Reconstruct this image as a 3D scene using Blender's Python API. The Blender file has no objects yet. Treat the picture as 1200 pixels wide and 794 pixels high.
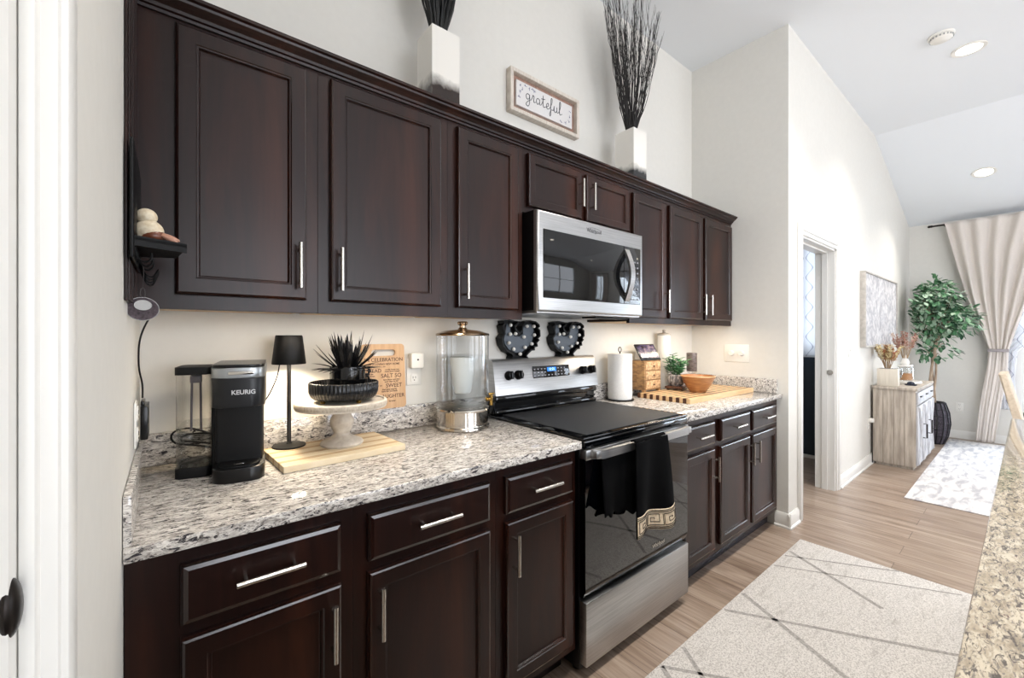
import bpy, bmesh, math, random
from math import sin, cos, pi, radians as R
from mathutils import Vector, Matrix
random.seed(7)
S = bpy.context.scene
COL = S.collection

# ------------------------------------------------------------------ camera
FPX, PX0, HY = 492.93, 594.7, 392.6
cam_d = bpy.data.cameras.new('camera')
cam = bpy.data.objects.new('camera', cam_d); COL.objects.link(cam); S.camera = cam
cam.location = (.0686, -1.7119, 1.3164)
cam.rotation_euler = (R(90), 0, -.6782)
cam_d.sensor_width = 36; cam_d.lens = 36 * FPX / 1200
cam_d.shift_x = (600 - PX0) / 1200; cam_d.shift_y = (HY - 397) / 1200
cam_d.clip_start = .02; cam_d.clip_end = 100

# ------------------------------------------------------------------ world, exposure
S.view_settings.view_transform = 'Standard'; S.view_settings.look = 'None'
S.view_settings.gamma = 1; S.view_settings.use_curve_mapping = False
S.view_settings.exposure = -0.40
W = bpy.data.worlds.new('sky'); S.world = W; W.use_nodes = True
W.node_tree.nodes['Background'].inputs[0].default_value = (.80, .90, 1, 1)
W.node_tree.nodes['Background'].inputs[1].default_value = 2.2

def area(name, loc, rot, sx, sy, power, col):
    l = bpy.data.lights.new(name, 'AREA'); l.shape = 'RECTANGLE'; l.size = sx; l.size_y = sy
    l.energy = power; l.color = col
    o = bpy.data.objects.new(name, l); COL.objects.link(o); o.location = loc; o.rotation_euler = rot
    return o
# daylight at the windows: dining (far wall), living (far wall), plus unseen south and west windows added for more light
area('dining_daylight', (8.3, -2.6, 1.5), (0, R(90), 0), 2.2, 2.0, 330, (.80, .90, 1))
area('living_daylight', (8.3, -5.2, 1.5), (0, R(90), 0), 2.2, 1.3, 170, (.80, .90, 1))
area('added_south_light', (1.7, -6.75, 1.7), (R(-90), 0, pi), 2.6, 2.2, 190, (.98, .98, 1))
area('added_south_light', (5.0, -6.75, 1.7), (R(-90), 0, pi), 2.6, 2.2, 85, (.98, .98, 1))
area('added_west_light', (-.35, -4.4, 1.7), (0, R(-90), 0), 2.2, 2.2, 250, (.95, .97, 1))  # added source that brightens the far and end walls
area('side_room_daylight', (5.9, .55, 1.7), (0, R(90), 0), 1.4, 1.4, 60, (.80, .90, 1))

# ------------------------------------------------------------------ materials
def lin(c):
    if isinstance(c, str):
        c = [int(c[i:i+2], 16) / 255 for i in (0, 2, 4)]
        c = [x / 12.92 if x <= .04045 else ((x + .055) / 1.055) ** 2.4 for x in c]
    return tuple(c) + (1,)
def mat(name, col, rough=.5, metal=0, coat=0, emit=None, es=0, alpha=None, trans=0, spec=None, sheen=0, ior=None):
    m = bpy.data.materials.new(name); m.use_nodes = True
    b = m.node_tree.nodes['Principled BSDF']; I = b.inputs
    I['Base Color'].default_value = lin(col); I['Roughness'].default_value = rough; I['Metallic'].default_value = metal
    I['Coat Weight'].default_value = coat; I['Coat Roughness'].default_value = .12
    if emit: I['Emission Color'].default_value = lin(emit); I['Emission Strength'].default_value = es
    if trans: I['Transmission Weight'].default_value = trans
    if spec is not None: I['Specular IOR Level'].default_value = spec
    if sheen: I['Sheen Weight'].default_value = sheen
    if ior: I['IOR'].default_value = ior
    if alpha is not None: I['Alpha'].default_value = alpha
    return m
def NN(m, t, **k):
    n = m.node_tree.nodes.new(t)
    for a, v in k.items(): setattr(n, a, v)
    return n
def LK(m, a, b): m.node_tree.links.new(a, b)
def coords(m, scale=(1, 1, 1), rot=(0, 0, 0)):
    tc = NN(m, 'ShaderNodeTexCoord'); mp = NN(m, 'ShaderNodeMapping')
    mp.inputs['Scale'].default_value = scale; mp.inputs['Rotation'].default_value = rot
    LK(m, tc.outputs['Object'], mp.inputs['Vector']); return mp.outputs['Vector']
def noise(m, vec, scale, detail=4, rough=.5, dist=0):
    n = NN(m, 'ShaderNodeTexNoise'); n.inputs['Scale'].default_value = scale; n.inputs['Detail'].default_value = detail
    n.inputs['Roughness'].default_value = rough; n.inputs['Distortion'].default_value = dist
    LK(m, vec, n.inputs['Vector']); return n.outputs['Fac']
def ramp(m, fac, stops):
    r = NN(m, 'ShaderNodeValToRGB'); e = r.color_ramp.elements
    while len(e) < len(stops): e.new(.5)
    for i, (p, c) in enumerate(stops): e[i].position = p; e[i].color = lin(c)
    LK(m, fac, r.inputs['Fac']); return r.outputs['Color']
def mixc(m, fac, a, b, mode='MIX'):
    n = NN(m, 'ShaderNodeMix', data_type='RGBA', blend_type=mode)
    if isinstance(fac, (int, float)): n.inputs[0].default_value = fac
    else: LK(m, fac, n.inputs[0])
    for s, i in ((a, 6), (b, 7)):
        if hasattr(s, 'links') or hasattr(s, 'is_linked'): LK(m, s, n.inputs[i])
        else: n.inputs[i].default_value = lin(s)
    return n.outputs[2]
def base(m, c): LK(m, c, m.node_tree.nodes['Principled BSDF'].inputs['Base Color'])
def bump(m, h, strength=.2, dist=.002):
    b = NN(m, 'ShaderNodeBump'); b.inputs['Strength'].default_value = strength; b.inputs['Distance'].default_value = dist
    LK(m, h, b.inputs['Height']); LK(m, b.outputs['Normal'], m.node_tree.nodes['Principled BSDF'].inputs['Normal'])
def grainy(name, c1, c2, scale=(1, 1, 1), ns=8, rough=.5, lo=.3, hi=.7, coat=0, rot=(0, 0, 0), bs=0, metal=0, detail=5, dist=0, spec=None):
    m = mat(name, c1, rough, metal, coat, spec=spec); v = coords(m, scale, rot); f = noise(m, v, ns, detail, .55, dist)
    base(m, ramp(m, f, [(lo, c1), (hi, c2)]))
    if bs: bump(m, f, bs)
    return m

M = {}
M['wall'] = grainy('wall_paint', 'd9d6cf', 'dcd9d2', ns=30, rough=.75, spec=.25)
M['ceiling'] = mat('ceiling_paint', 'e3e6e9', .85, spec=.2)
M['trim'] = mat('white_trim_paint', 'e0ded9', .4)
M['door'] = mat('door_paint', 'e3dfd8', .4)
M['navy'] = mat('navy_wall', '1b2a35', .55)
# dark cherry cabinet wood
m = mat('cherry_espresso', '2a1413', .36, coat=.10, spec=.28); v = coords(m, (1, 1, .22))
f1 = noise(m, v, 5, 5, .6, .6); v2 = coords(m, (1, 1, .05)); f2 = noise(m, v2, 90, 3)
c = ramp(m, f1, [(.28, '0f0403'), (.5, '1e0a06'), (.72, '422012')])
c = mixc(m, .35, c, ramp(m, f2, [(.3, '0e0403'), (.7, '26110b')])); base(m, c); M['cab'] = m
m.node_tree.nodes['Principled BSDF'].inputs['Coat Roughness'].default_value = .28
m = M['cab'].copy(); m.name = 'cherry_espresso_edge'; I_ = m.node_tree.nodes['Principled BSDF'].inputs; I_['Coat Weight'].default_value = 1; I_['Coat Roughness'].default_value = .2; I_['Roughness'].default_value = .25; M['cab_edge'] = m
M['cab_in'] = mat('cabinet_shadow', '120a09', .6)
M['maple'] = grainy('maple_underside', 'c8a578', 'd9bb92', (1, 8, 1), 6, .5)
M['toe'] = mat('toe_kick_board', '1a0f10', .5)
# granite
def granite(name, rot=0.5, base_c=('857f79', 'c2bcb5', 'e4dfd8'), k=1.0, fl='2f2c32'):
    m = mat(name, 'cfc6bb', .07, spec=.5)
    v = coords(m, (1, 3.1, 2.6), (0.3, .25, rot))
    n1 = noise(m, v, 26*k, 6, .7, .7)
    c = ramp(m, n1, [(.32, base_c[0]), (.46, base_c[1]), (.58, base_c[2])])
    n2 = noise(m, v, 42*k, 5, .7, 1.0)
    c = mixc(m, ramp(m, n2, [(.415, (1, 1, 1)), (.46, (0, 0, 0))]), c, fl)
    n3 = noise(m, v, 110*k, 4, .6, .3)
    c = mixc(m, ramp(m, n3, [(.38, (.85, .85, .85)), (.46, (0, 0, 0))]), c, '7a736d')
    n4 = noise(m, v, 60*k, 3, .5)
    c = mixc(m, ramp(m, n4, [(.69, (0, 0, 0)), (.74, (.8, .8, .8))]), c, '5b3a38')
    base(m, c); return m
M['granite'] = granite('granite')
M['island_granite'] = granite('island_granite', -.9, ('857a6a', 'ab9f8c', 'c6bba8'), .85, '5a544f')
# plank floor
m = mat('plank_floor', '8d7560', .32); tc = NN(m, 'ShaderNodeTexCoord'); sp = NN(m, 'ShaderNodeSeparateXYZ'); cb = NN(m, 'ShaderNodeCombineXYZ')
LK(m, tc.outputs['Object'], sp.inputs[0]); LK(m, sp.outputs['Y'], cb.inputs['X']); LK(m, sp.outputs['X'], cb.inputs['Y'])
br = NN(m, 'ShaderNodeTexBrick'); br.offset = .37; br.inputs['Scale'].default_value = 1; br.inputs['Brick Width'].default_value = 1.22
br.inputs['Row Height'].default_value = .152; br.inputs['Mortar Size'].default_value = .0012; br.inputs['Mortar Smooth'].default_value = .1
br.inputs['Color1'].default_value = (0, 0, 0, 1); br.inputs['Color2'].default_value = (1, 1, 1, 1); br.inputs['Mortar'].default_value = (.5, .5, .5, 1)
LK(m, cb.outputs[0], br.inputs['Vector'])
va = NN(m, 'ShaderNodeVectorMath', operation='MULTIPLY_ADD'); va.inputs[1].default_value = (9, 9, 9)
LK(m, br.outputs['Color'], va.inputs[0]); LK(m, tc.outputs['Object'], va.inputs[2])
mp = NN(m, 'ShaderNodeMapping'); mp.inputs['Scale'].default_value = (9, 1.0, 9); LK(m, va.outputs[0], mp.inputs['Vector'])
g1 = noise(m, mp.outputs[0], 1.6, 6, .62, .8)
c = ramp(m, g1, [(.25, '4c3b33'), (.42, '7b675b'), (.55, '9b897d'), (.75, 'b4a598')])
c = mixc(m, .25, c, ramp(m, br.outputs['Color'], [(0, '84705e'), (1, 'b3a18e')]))
mp2 = NN(m, 'ShaderNodeMapping'); mp2.inputs['Scale'].default_value = (60, 2, 60); LK(m, va.outputs[0], mp2.inputs['Vector'])
c = mixc(m, .3, c, ramp(m, noise(m, mp2.outputs[0], 1.5, 4), [(.35, '6a5443'), (.65, 'c0ad98')]))
c = mixc(m, br.outputs['Fac'], c, '54443a'); base(m, c); M['floor'] = m
# metals etc.
m = grainy('brushed_steel', 'a9a9a9', 'c4c4c4', (1, 1, 60), 5, .34, metal=1); M['steel'] = m
M['steel_h'] = grainy('brushed_nickel', 'bdb8b0', 'd2cdc6', (30, 1, 30), 6, .25, metal=1)
M['chrome'] = mat('polished_chrome', 'd5d2cc', .08, 1)
M['mirror'] = mat('polished_mirror_metal', 'c9c2b8', .12, 1)
M['brass'] = mat('brass', 'b08d4c', .25, 1)
M['champagne'] = mat('champagne_lid', 'a08d78', .18, 1)
M['black_gloss'] = mat('black_glass', '030406', .04, spec=.5)
M['black'] = mat('black_plastic', '050506', .28, spec=.35)
M['black_m'] = mat('matte_black', '070708', .5, spec=.25)
M['dark_iron'] = mat('bronze_iron', '2a2624', .35, .8)
M['white_p'] = mat('white_plastic', 'e6e3dc', .35)
M['white_gloss'] = mat('white_glazed_ceramic', 'eeebe4', .12)
M['lit'] = mat('lamp_lens', 'ffffff', .4, emit='fff4e2', es=16)
M['glow'] = mat('bulb_glow', 'ffffff', .4, emit='ffdca8', es=14)
def glass(name, tint=(1, 1, 1), fac=.12, rough=.02):
    m = bpy.data.materials.new(name); m.use_nodes = True; nt = m.node_tree; nt.nodes.clear()
    o = nt.nodes.new('ShaderNodeOutputMaterial'); mx = nt.nodes.new('ShaderNodeMixShader'); t = nt.nodes.new('ShaderNodeBsdfTransparent')
    g = nt.nodes.new('ShaderNodeBsdfGlossy'); lw = nt.nodes.new('ShaderNodeLayerWeight'); lw.inputs['Blend'].default_value = fac
    t.inputs['Color'].default_value = (*tint, 1); g.inputs['Roughness'].default_value = rough
    nt.links.new(lw.outputs['Facing'], mx.inputs[0]); nt.links.new(t.outputs[0], mx.inputs[1]); nt.links.new(g.outputs[0], mx.inputs[2])
    nt.links.new(mx.outputs[0], o.inputs[0]); return m
M['glass'] = glass('clear_glass', (.975, .98, .98), .2)
M['pane'] = glass('window_glass', (.97, .98, 1), .1)
M['amber'] = glass('amber_glass', (.75, .5, .3), .3)
M['water'] = glass('water', (.95, .965, .97), .12)
M['frost'] = mat('frosted_plastic', 'dfe2e2', .4, alpha=.55)

# ------------------------------------------------------------------ mesh building
class B:
    def __init__(s): s.v = []; s.f = []; s.m = []
    def add(s, vs, fs, mi=0):
        o = len(s.v); s.v += [tuple(v) for v in vs]; s.f += [tuple(i + o for i in f) for f in fs]; s.m += [mi] * len(fs); return s
    def bm(s, b, mi=0):
        b.verts.ensure_lookup_table(); b.verts.index_update()
        s.add([v.co[:] for v in b.verts], [[v.index for v in f.verts] for f in b.faces], mi); b.free(); return s
    def box(s, x0, x1, y0, y1, z0, z1, bev=0, seg=2, mi=0, mtx=None):
        b = bmesh.new(); bmesh.ops.create_cube(b, size=1)
        for v in b.verts: v.co = Vector(((x0+x1)/2 + v.co.x*(x1-x0), (y0+y1)/2 + v.co.y*(y1-y0), (z0+z1)/2 + v.co.z*(z1-z0)))
        if bev: bmesh.ops.bevel(b, geom=b.edges[:], offset=bev, segments=seg, profile=.5, affect='EDGES')
        if mtx: b.transform(mtx)
        return s.bm(b, mi)
    def lathe(s, pr, n=32, c=(0, 0, 0), mi=0, sx=1, sy=1, mtx=None, wob=None):
        vs = []; fs = []; k = len(pr)
        for i in range(n):
            a = 2*pi*i/n; w = wob(a) if wob else 1
            for r, z in pr: vs.append(Vector((r*cos(a)*sx*w, r*sin(a)*sy*w, z)))
        for i in range(n):
            j = (i+1) % n
            for q in range(k-1):
                if pr[q][0] < 1e-7 and pr[q+1][0] < 1e-7: continue
                if pr[q][0] < 1e-7: fs.append((i*k+q, j*k+q+1, i*k+q+1))
                elif pr[q+1][0] < 1e-7: fs.append((i*k+q, j*k+q, i*k+q+1))
                else: fs.append((i*k+q, j*k+q, j*k+q+1, i*k+q+1))
        if mtx: vs = [mtx @ v for v in vs]
        return s.add([(v[0]+c[0], v[1]+c[1], v[2]+c[2]) for v in vs], fs, mi)
    def tube(s, pts, r, n=8, mi=0, caps=True, closed=False):
        P = [Vector(p) for p in pts]; k = len(P); rr = r if isinstance(r, (list, tuple)) else [r]*k
        T = []
        for i in range(k):
            if closed: d = P[(i+1) % k]-P[i-1]
            else: d = P[min(i+1, k-1)]-P[max(i-1, 0)]
            T.append(d.normalized() if d.length > 1e-9 else Vector((0, 0, 1)))
        up = Vector((0, 0, 1)) if abs(T[0].z) < .9 else Vector((1, 0, 0))
        nrm = (up - T[0]*up.dot(T[0])).normalized(); vs = []
        for i in range(k):
            nrm = (nrm - T[i]*nrm.dot(T[i]))
            nrm = nrm.normalized() if nrm.length > 1e-6 else Vector((1, 0, 0))
            bn = T[i].cross(nrm)
            for j in range(n):
                a = 2*pi*j/n; vs.append(P[i] + (nrm*cos(a) + bn*sin(a))*rr[i])
        fs = [(i*n+j, i*n+(j+1) % n, ((i+1) % k)*n+(j+1) % n, ((i+1) % k)*n+j) for i in range(k if closed else k-1) for j in range(n)]
        if caps and not closed: fs += [tuple(range(n))[::-1], tuple((k-1)*n+j for j in range(n))]
        return s.add(vs, fs, mi)
    def prism(s, poly, a, b_, axis='y', bev=0, mi=0, mtx=None):
        # poly of 2D points; extruded along axis from a to b
        def P(u, v, w): return {'y': (u, w, v), 'x': (w, u, v), 'z': (u, v, w)}[axis]
        n = len(poly); b = bmesh.new()
        A = [b.verts.new(P(u, v, a)) for u, v in poly]; C_ = [b.verts.new(P(u, v, b_)) for u, v in poly]
        fa = b.faces.new(A); fb = b.faces.new(C_[::-1])
        for i in range(n): b.faces.new((A[i], C_[i], C_[(i+1) % n], A[(i+1) % n]))
        if bev:
            eds = list(set(fa.edges[:] + fb.edges[:]))
            bmesh.ops.bevel(b, geom=eds, offset=bev, segments=2, profile=.5, affect='EDGES')
        if mtx: b.transform(mtx)
        bmesh.ops.recalc_face_normals(b, faces=b.faces[:])
        return s.bm(b, mi)
    def grid(s, fn, nu, nv, mi=0, thick=0):
        vs = [fn(i/nu, j/nv) for j in range(nv+1) for i in range(nu+1)]
        fs = [(j*(nu+1)+i, j*(nu+1)+i+1, (j+1)*(nu+1)+i+1, (j+1)*(nu+1)+i) for j in range(nv) for i in range(nu)]
        return s.add(vs, fs, mi)
    def rings(s, x0, x1, z0, z1, y, prof, mi=0, back=None):
        # front-facing (-Y) panel: prof = [(inset, height towards viewer)]
        vs = []; fs = []
        P = prof
        if back is not None: P = [(prof[0][0], -back)] + prof
        for ins, h in P:
            vs += [(x0+ins, y-h, z0+ins), (x1-ins, y-h, z0+ins), (x1-ins, y-h, z1-ins), (x0+ins, y-h, z1-ins)]
        for k in range(len(P)-1):
            for j in range(4): fs.append((k*4+j, k*4+(j+1) % 4, k*4+4+(j+1) % 4, k*4+4+j))
        l = (len(P)-1)*4; fs.append((l, l+1, l+2, l+3)); fs.append((3, 2, 1, 0))
        return s.add(vs, fs, mi)
    def build(s, name, mats, parent=None, off=(0, 0, 0), smooth=35, solid=0):
        if not isinstance(mats, (list, tuple)): mats = [mats]
        me = bpy.data.meshes.new(name)
        me.from_pydata([(v[0]-off[0], v[1]-off[1], v[2]-off[2]) for v in s.v], [], s.f); me.update()
        for q in mats: me.materials.append(q)
        me.polygons.foreach_set('material_index', s.m)
        if smooth:
            me.polygons.foreach_set('use_smooth', [True]*len(me.polygons)); me.set_sharp_from_angle(angle=R(smooth))
        o = bpy.data.objects.new(name, me); COL.objects.link(o)
        if parent: o.parent = parent
        if solid:
            md = o.modifiers.new('thickness', 'SOLIDIFY'); md.thickness = solid; md.offset = 0
        return o
def thing(name, label, cat, loc=(0, 0, 0), rz=0, group=None):
    o = bpy.data.objects.new(name, None); COL.objects.link(o); o.empty_display_size = .05
    o.location = loc; o.rotation_euler = (0, 0, rz); o['label'] = label; o['category'] = cat
    if group: o['group'] = group
    return o
def tag(o, label, cat, group=None):
    o['label'] = label; o['category'] = cat
    if group: o['group'] = group
    return o
def struct(b, name, m, **k):
    o = b.build(name, m, **k); o['kind'] = 'structure'; return o
def dup(root, loc, label, rz=None):
    r = root.copy(); COL.objects.link(r); r.location = loc; r['label'] = label
    if rz is not None: r.rotation_euler = (0, 0, rz)
    def rec(a, b):
        for ch in list(a.children):
            if ch == b: continue
            c = ch.copy(); COL.objects.link(c); c.parent = b; rec(ch, c)
    kids = list(root.children)
    for ch in kids:
        c = ch.copy(); COL.objects.link(c); c.parent = r
        for g in list(ch.children):
            d = g.copy(); COL.objects.link(d); d.parent = c
    return r
def textb(txt, size, ext=.0004, shear=0, bold=0):
    cu = bpy.data.curves.new('t', 'FONT'); cu.body = txt; cu.size = size; cu.extrude = ext; cu.shear = shear; cu.offset = bold
    cu.align_x = 'CENTER'; cu.align_y = 'CENTER'; cu.resolution_u = 3
    o = bpy.data.objects.new('t', cu); COL.objects.link(o)
    me = bpy.data.meshes.new_from_object(o.evaluated_get(bpy.context.evaluated_depsgraph_get()))
    v = [x.co.copy() for x in me.vertices]; f = [tuple(p.vertices) for p in me.polygons]
    bpy.data.objects.remove(o); bpy.data.meshes.remove(me); return v, f
def text(b, txt, size, c, mi=0, rot=None, **k):
    # text standing upright, facing -Y, centred on c ; rot = extra matrix
    v, f = textb(txt, size, **k); mt = Matrix.Rotation(R(90), 4, 'X')
    if rot: mt = rot @ mt
    b.add([(mt @ p) + Vector(c) for p in v], f, mi)
def catmull(P, n=6):
    P = [Vector(p) for p in P]; Q = [P[0]] + P + [P[-1]]; out = []
    for i in range(1, len(Q)-2):
        a, b_, c, d = Q[i-1:i+3]
        for k in range(n):
            t = k/n; out.append(.5*((2*b_)+(c-a)*t+(2*a-5*b_+4*c-d)*t*t+(3*b_-a-3*c+d)*t**3))
    out.append(P[-1]); return out

# ================================================================== the room
XE, YH, XF, YS, ZC = 3.36, -.68, 7.95, -6.5, 3.44
struct(B().box(-.2, 8.1, YS-.1, 3.0, -.1, 0), 'floor', M['floor'], smooth=0)
b = B(); prof = [(-.2, ZC), (5.93, ZC), (8.1, 2.742), (8.1, 2.9), (5.93, 3.6), (-.2, 3.6)]
b.prism(prof, YS-.1, .15, 'y'); struct(b, 'ceiling', M['ceiling'], smooth=0)
# left wall with a door opening  (X = 0 plane)
b = B(); b.box(-.12, 0, -1.345, .12, 0, 3.6); b.box(-.12, 0, -2.22, -1.345, 2.05, 3.6); b.box(-.12, 0, -3.3, -2.22, 0, 3.6); b.box(-.12, 0, YS, -5.5, 0, 3.6); b.box(-.12, 0, -5.5, -3.3, 0, .6); b.box(-.12, 0, -5.5, -3.3, 2.8, 3.6)
struct(b, 'wall_left', M['wall'], smooth=0)
struct(B().box(-.12, XE+.12, 0, .12, 0, 3.6), 'wall_back', M['wall'], smooth=0)
struct(B().box(XE, XE+.12, YH, 0, 0, 3.6), 'wall_end', M['wall'], smooth=0)
b = B(); b.box(XE+.12, 3.62, YH, YH+.14, 0, 3.6); b.box(3.62, 4.47, YH, YH+.14, 2.05, 3.6); b.box(4.47, XF+.12, YH, YH+.14, 0, 3.6)
struct(b, 'wall_hall', M['wall'], smooth=0)
W1 = (-3.4, -1.66, .35, 2.4); W2 = (-5.75, -4.65, .35, 2.4)
b = B(); b.box(XF, XF+.12, W1[1], YH, 0, 3.6); b.box(XF, XF+.12, W2[1], W1[0], 0, 3.6); b.box(XF, XF+.12, YS, W2[0], 0, 3.6)
for w in (W1, W2): b.box(XF, XF+.12, w[0], w[1], 0, w[2]); b.box(XF, XF+.12, w[0], w[1], w[3], 3.6)
struct(b, 'wall_far', M['wall'], smooth=0)
SW = [(.4, 3.0), (3.7, 6.3)]  # south openings, added behind the camera to light the kitchen
b = B(); b.box(-.12, .4, YS-.12, YS, 0, 3.6); b.box(3.0, 3.7, YS-.12, YS, 0, 3.6); b.box(6.3, XF+.12, YS-.12, YS, 0, 3.6)
for a, c in SW: b.box(a, c, YS-.12, YS, 0, .5); b.box(a, c, YS-.12, YS, 2.8, 3.6)
struct(b, 'wall_south', M['wall'], smooth=0)
# side room beyond the hall doorway
b = B(); b.box(5.45, 5.57, YH+.14, .1, 1.08, 1.15); b.box(5.45, 5.57, YH+.14, 3.0, 2.35, 2.8); b.box(5.45, 5.57, 1.0, 3.0, 1.08, 2.4)
b.box(5.45, 5.57, YH+.14, -.5, 1.08, 2.4)
struct(b, 'wall_side_room', M['wall'], smooth=0)
b = B(); b.box(5.43, 5.57, YH+.14, 3.0, 0, 1.08)
struct(b, 'wall_side_room_lower', M['navy'], smooth=0)
b = B(); b.box(XE+.12, 5.57, 2.9, 3.0, 0, 2.8); struct(b, 'wall_side_room_back', M['wall'], smooth=0)
b = B(); b.box(XE, XE+.12, .12, 3.0, 0, 2.8); struct(b, 'wall_side_room_left', M['wall'], smooth=0)
b = B(); b.box(XE+.12, 5.6, YH+.14, 3.0, 2.6, 2.7); struct(b, 'ceiling_side_room', M['ceiling'], smooth=0)
b = B(); b.box(5.41, 5.43, YH+.14, 2.9, 0, .035, .004); struct(b, 'baseboard_side_room', M['trim'])
# baseboards (profiled)
def basep(name, p0, p1, nx, ny, h=.10, t=.016):
    b = B(); d = Vector((p1[0]-p0[0], p1[1]-p0[1], 0)); L = d.length
    pr = [(0, 0), (t+.008, 0), (t+.008, .012), (t, .02), (t, h-.02), (t*.6, h-.008), (t*.4, h), (0, h)]
    vs = []
    for e in (p0, p1):
        for u, z in pr: vs.append((e[0]+nx*u, e[1]+ny*u, z))
    n = len(pr); fs = [(i, (i+1) % n, n+(i+1) % n, n+i) for i in range(n)] + [tuple(range(n))[::-1], tuple(range(n, 2*n))]
    b.add(vs, fs); struct(b, name, M['trim'])
basep('baseboard_end', (XE, -.60), (XE, YH-.02), -1, 0); basep('baseboard_end_corner', (XE-.02, YH), (3.53, YH), 0, -1)
basep('baseboard_hall', (4.56, YH), (XF, YH), 0, -1); basep('baseboard_far', (XF, YH), (XF, YS), -1, 0)
# door casings
def casing_y(b, x0, x1, ztop, y, w=.085, t=.02):   # casing on a wall facing -Y
    for a, c in ((x0-w, x0), (x1, x1+w)):
        b.box(a, c, y-t*.6, y, 0, ztop+w, .003); b.box(a+.008 if a < x0-.01 else a+.03, c-.03 if a < x0-.01 else c-.008, y-t, y, 0, ztop+w-.008, .005)
    b.box(x0, x1, y-t*.6, y, ztop, ztop+w, .003); b.box(x0, x1, y-t, y, ztop+.03, ztop+w-.008, .005)
b = B(); casing_y(b, 3.62, 4.47, 2.04, YH)
b.box(3.62, 3.645, YH, YH+.14, 0, 2.05); b.box(4.45, 4.47, YH, YH+.14, 0, 2.05); b.box(3.62, 4.47, YH, YH+.14, 2.025, 2.05)
b.box(3.645, 3.655, YH+.05, YH+.09, 0, 2.03); b.box(4.44, 4.45, YH+.05, YH+.09, 0, 2.03); b.box(3.64, 4.45, YH+.05, YH+.09, 2.012, 2.03)
struct(b, 'trim_1', M['trim'])
b = B(); b.lathe([(0, 0), (.022, 0), (.022, .004), (.012, .006), (0, .006)], 20, (4.438, YH+.03, 1.0), mtx=Matrix.Rotation(R(-90), 4, 'Y'))
tag(b.build('strike_plate', M['steel_h']), 'small round metal strike plate on the white doorway jamb', 'strike plate')
# left door casing on X=0 plane
b = B(); 
for a, c, t in ((-1.345, -1.225, .008), (-1.335, -1.27, .016), (-1.33, -1.30, .02)): b.box(0, t, a, c, 0, 2.12, .003)
b.box(0, .016, -2.33, -1.225, 2.04, 2.12, .004); b.box(0, .016, -2.33, -2.22, 0, 2.04, .004)
b.box(-.12, .0, -1.36, -1.3452, 0, 2.049); struct(b, 'trim_2', M['trim'])
b = B(); b.box(-.07, -.035, -2.21, -1.362, .01, 2.04, .003)
d1 = struct(b, 'door_1', M['door'])
b = B(); mt = Matrix.Rotation(R(90), 4, 'Y'); b.lathe([(0, 0), (.03, 0), (.03, .006), (.014, .01), (.012, .03), (.02, .036), (.026, .045), (.024, .055), (0, .06)], 24, (-.035, -1.42, .93), mtx=mt)
b.build('door_knob', M['dark_iron'], d1)
b = B(); q = bmesh.new(); bmesh.ops.create_uvsphere(q, u_segments=20, v_segments=14, radius=1); q.transform(Matrix.Translation((-.001, -1.352, 1.163)) @ Matrix.Diagonal((.005, .011, .0165, 1))); b.bm(q)
struct(b, 'trim_3', M['dark_iron'])

# windows
def window(n, w, blinds=True, x=XF):
    y0, y1, z0, z1 = w; b = B(); f = .05
    for q in ((y0, y0+f, z0, z1), (y1-f, y1, z0, z1), (y0, y1, z0, z0+f), (y0, y1, z1-f, z1), (y0, y1, (z0+z1)/2-.02, (z0+z1)/2+.02), ((y0+y1)/2-.03, (y0+y1)/2+.03, z0, z1)):
        b.box(x+.03, x+.08, q[0], q[1], q[2], q[3], .004)
    c = .07
    for q in ((y0-c, y0, z0-c, z1+c), (y1, y1+c, z0-c, z1+c), (y0, y1, z0-c, z0), (y0, y1, z1, z1+c)): b.box(x-.015, x, q[0], q[1], q[2], q[3], .004)
    o = struct(b, n, M['trim'])
    p = B(); p.box(x+.052, x+.056, y0+f, y1-f, z0+f, z1-f); p.build('pane', M['pane'], o)
    if blinds:
        s = B(); k = int((z1-z0-.1)/.045)
        for i in range(k):
            z = z0+.06+i*.045; s.add([(x+.0, y0+.04, z-.014), (x+.0, y1-.04, z-.014), (x+.022, y1-.04, z+.014), (x+.022, y0+.04, z+.014)], [(0, 1, 2, 3)])
        s.build('blind', M['white_p'], o, solid=.002)
    return o
window('window_1', W1); window('window_2', W2)
for i, (a, c) in enumerate(SW):  # unseen south windows, added as openings for the extra light
    b = B()
    for q in ((a, a+.05, .5, 2.8), (c-.05, c, .5, 2.8), (a, c, .5, .55), (a, c, 2.75, 2.8), ((a+c)/2-.03, (a+c)/2+.03, .5, 2.8), (a, c, 1.63, 1.67)): b.box(q[0], q[1], YS-.09, YS-.04, q[2], q[3], .004)
    o = struct(b, 'window_%d' % (i+3), M['trim']); p = B(); p.box(a+.05, c-.05, YS-.068, YS-.064, .55, 2.75); p.build('pane', M['pane'], o)
b = B()
for q in ((-5.5, -5.45, .6, 2.8), (-3.35, -3.3, .6, 2.8), (-5.5, -3.3, .6, .65), (-5.5, -3.3, 2.75, 2.8), (-4.43, -4.37, .6, 2.8), (-5.5, -3.3, 1.68, 1.72)): b.box(-.09, -.04, q[0], q[1], q[2], q[3], .004)
o = struct(b, 'window_6', M['trim']); p = B(); p.box(-.068, -.064, -5.45, -3.35, .65, 2.75); p.build('pane', M['pane'], o)  # unseen west window, added to light the far and end walls
b = B()
for q in ((-.5, -.44, 1.15, 2.35), (.94, 1.0, 1.15, 2.35), (-.5, 1.0, 1.15, 1.2), (-.5, 1.0, 2.3, 2.35)): b.box(5.48, 5.53, q[0], q[1], q[2], q[3], .004)
o = struct(b, 'window_5', M['trim']); p = B(); p.box(5.505, 5.509, -.44, .94, 1.2, 2.3); p.build('pane', M['pane'], o)

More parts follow.
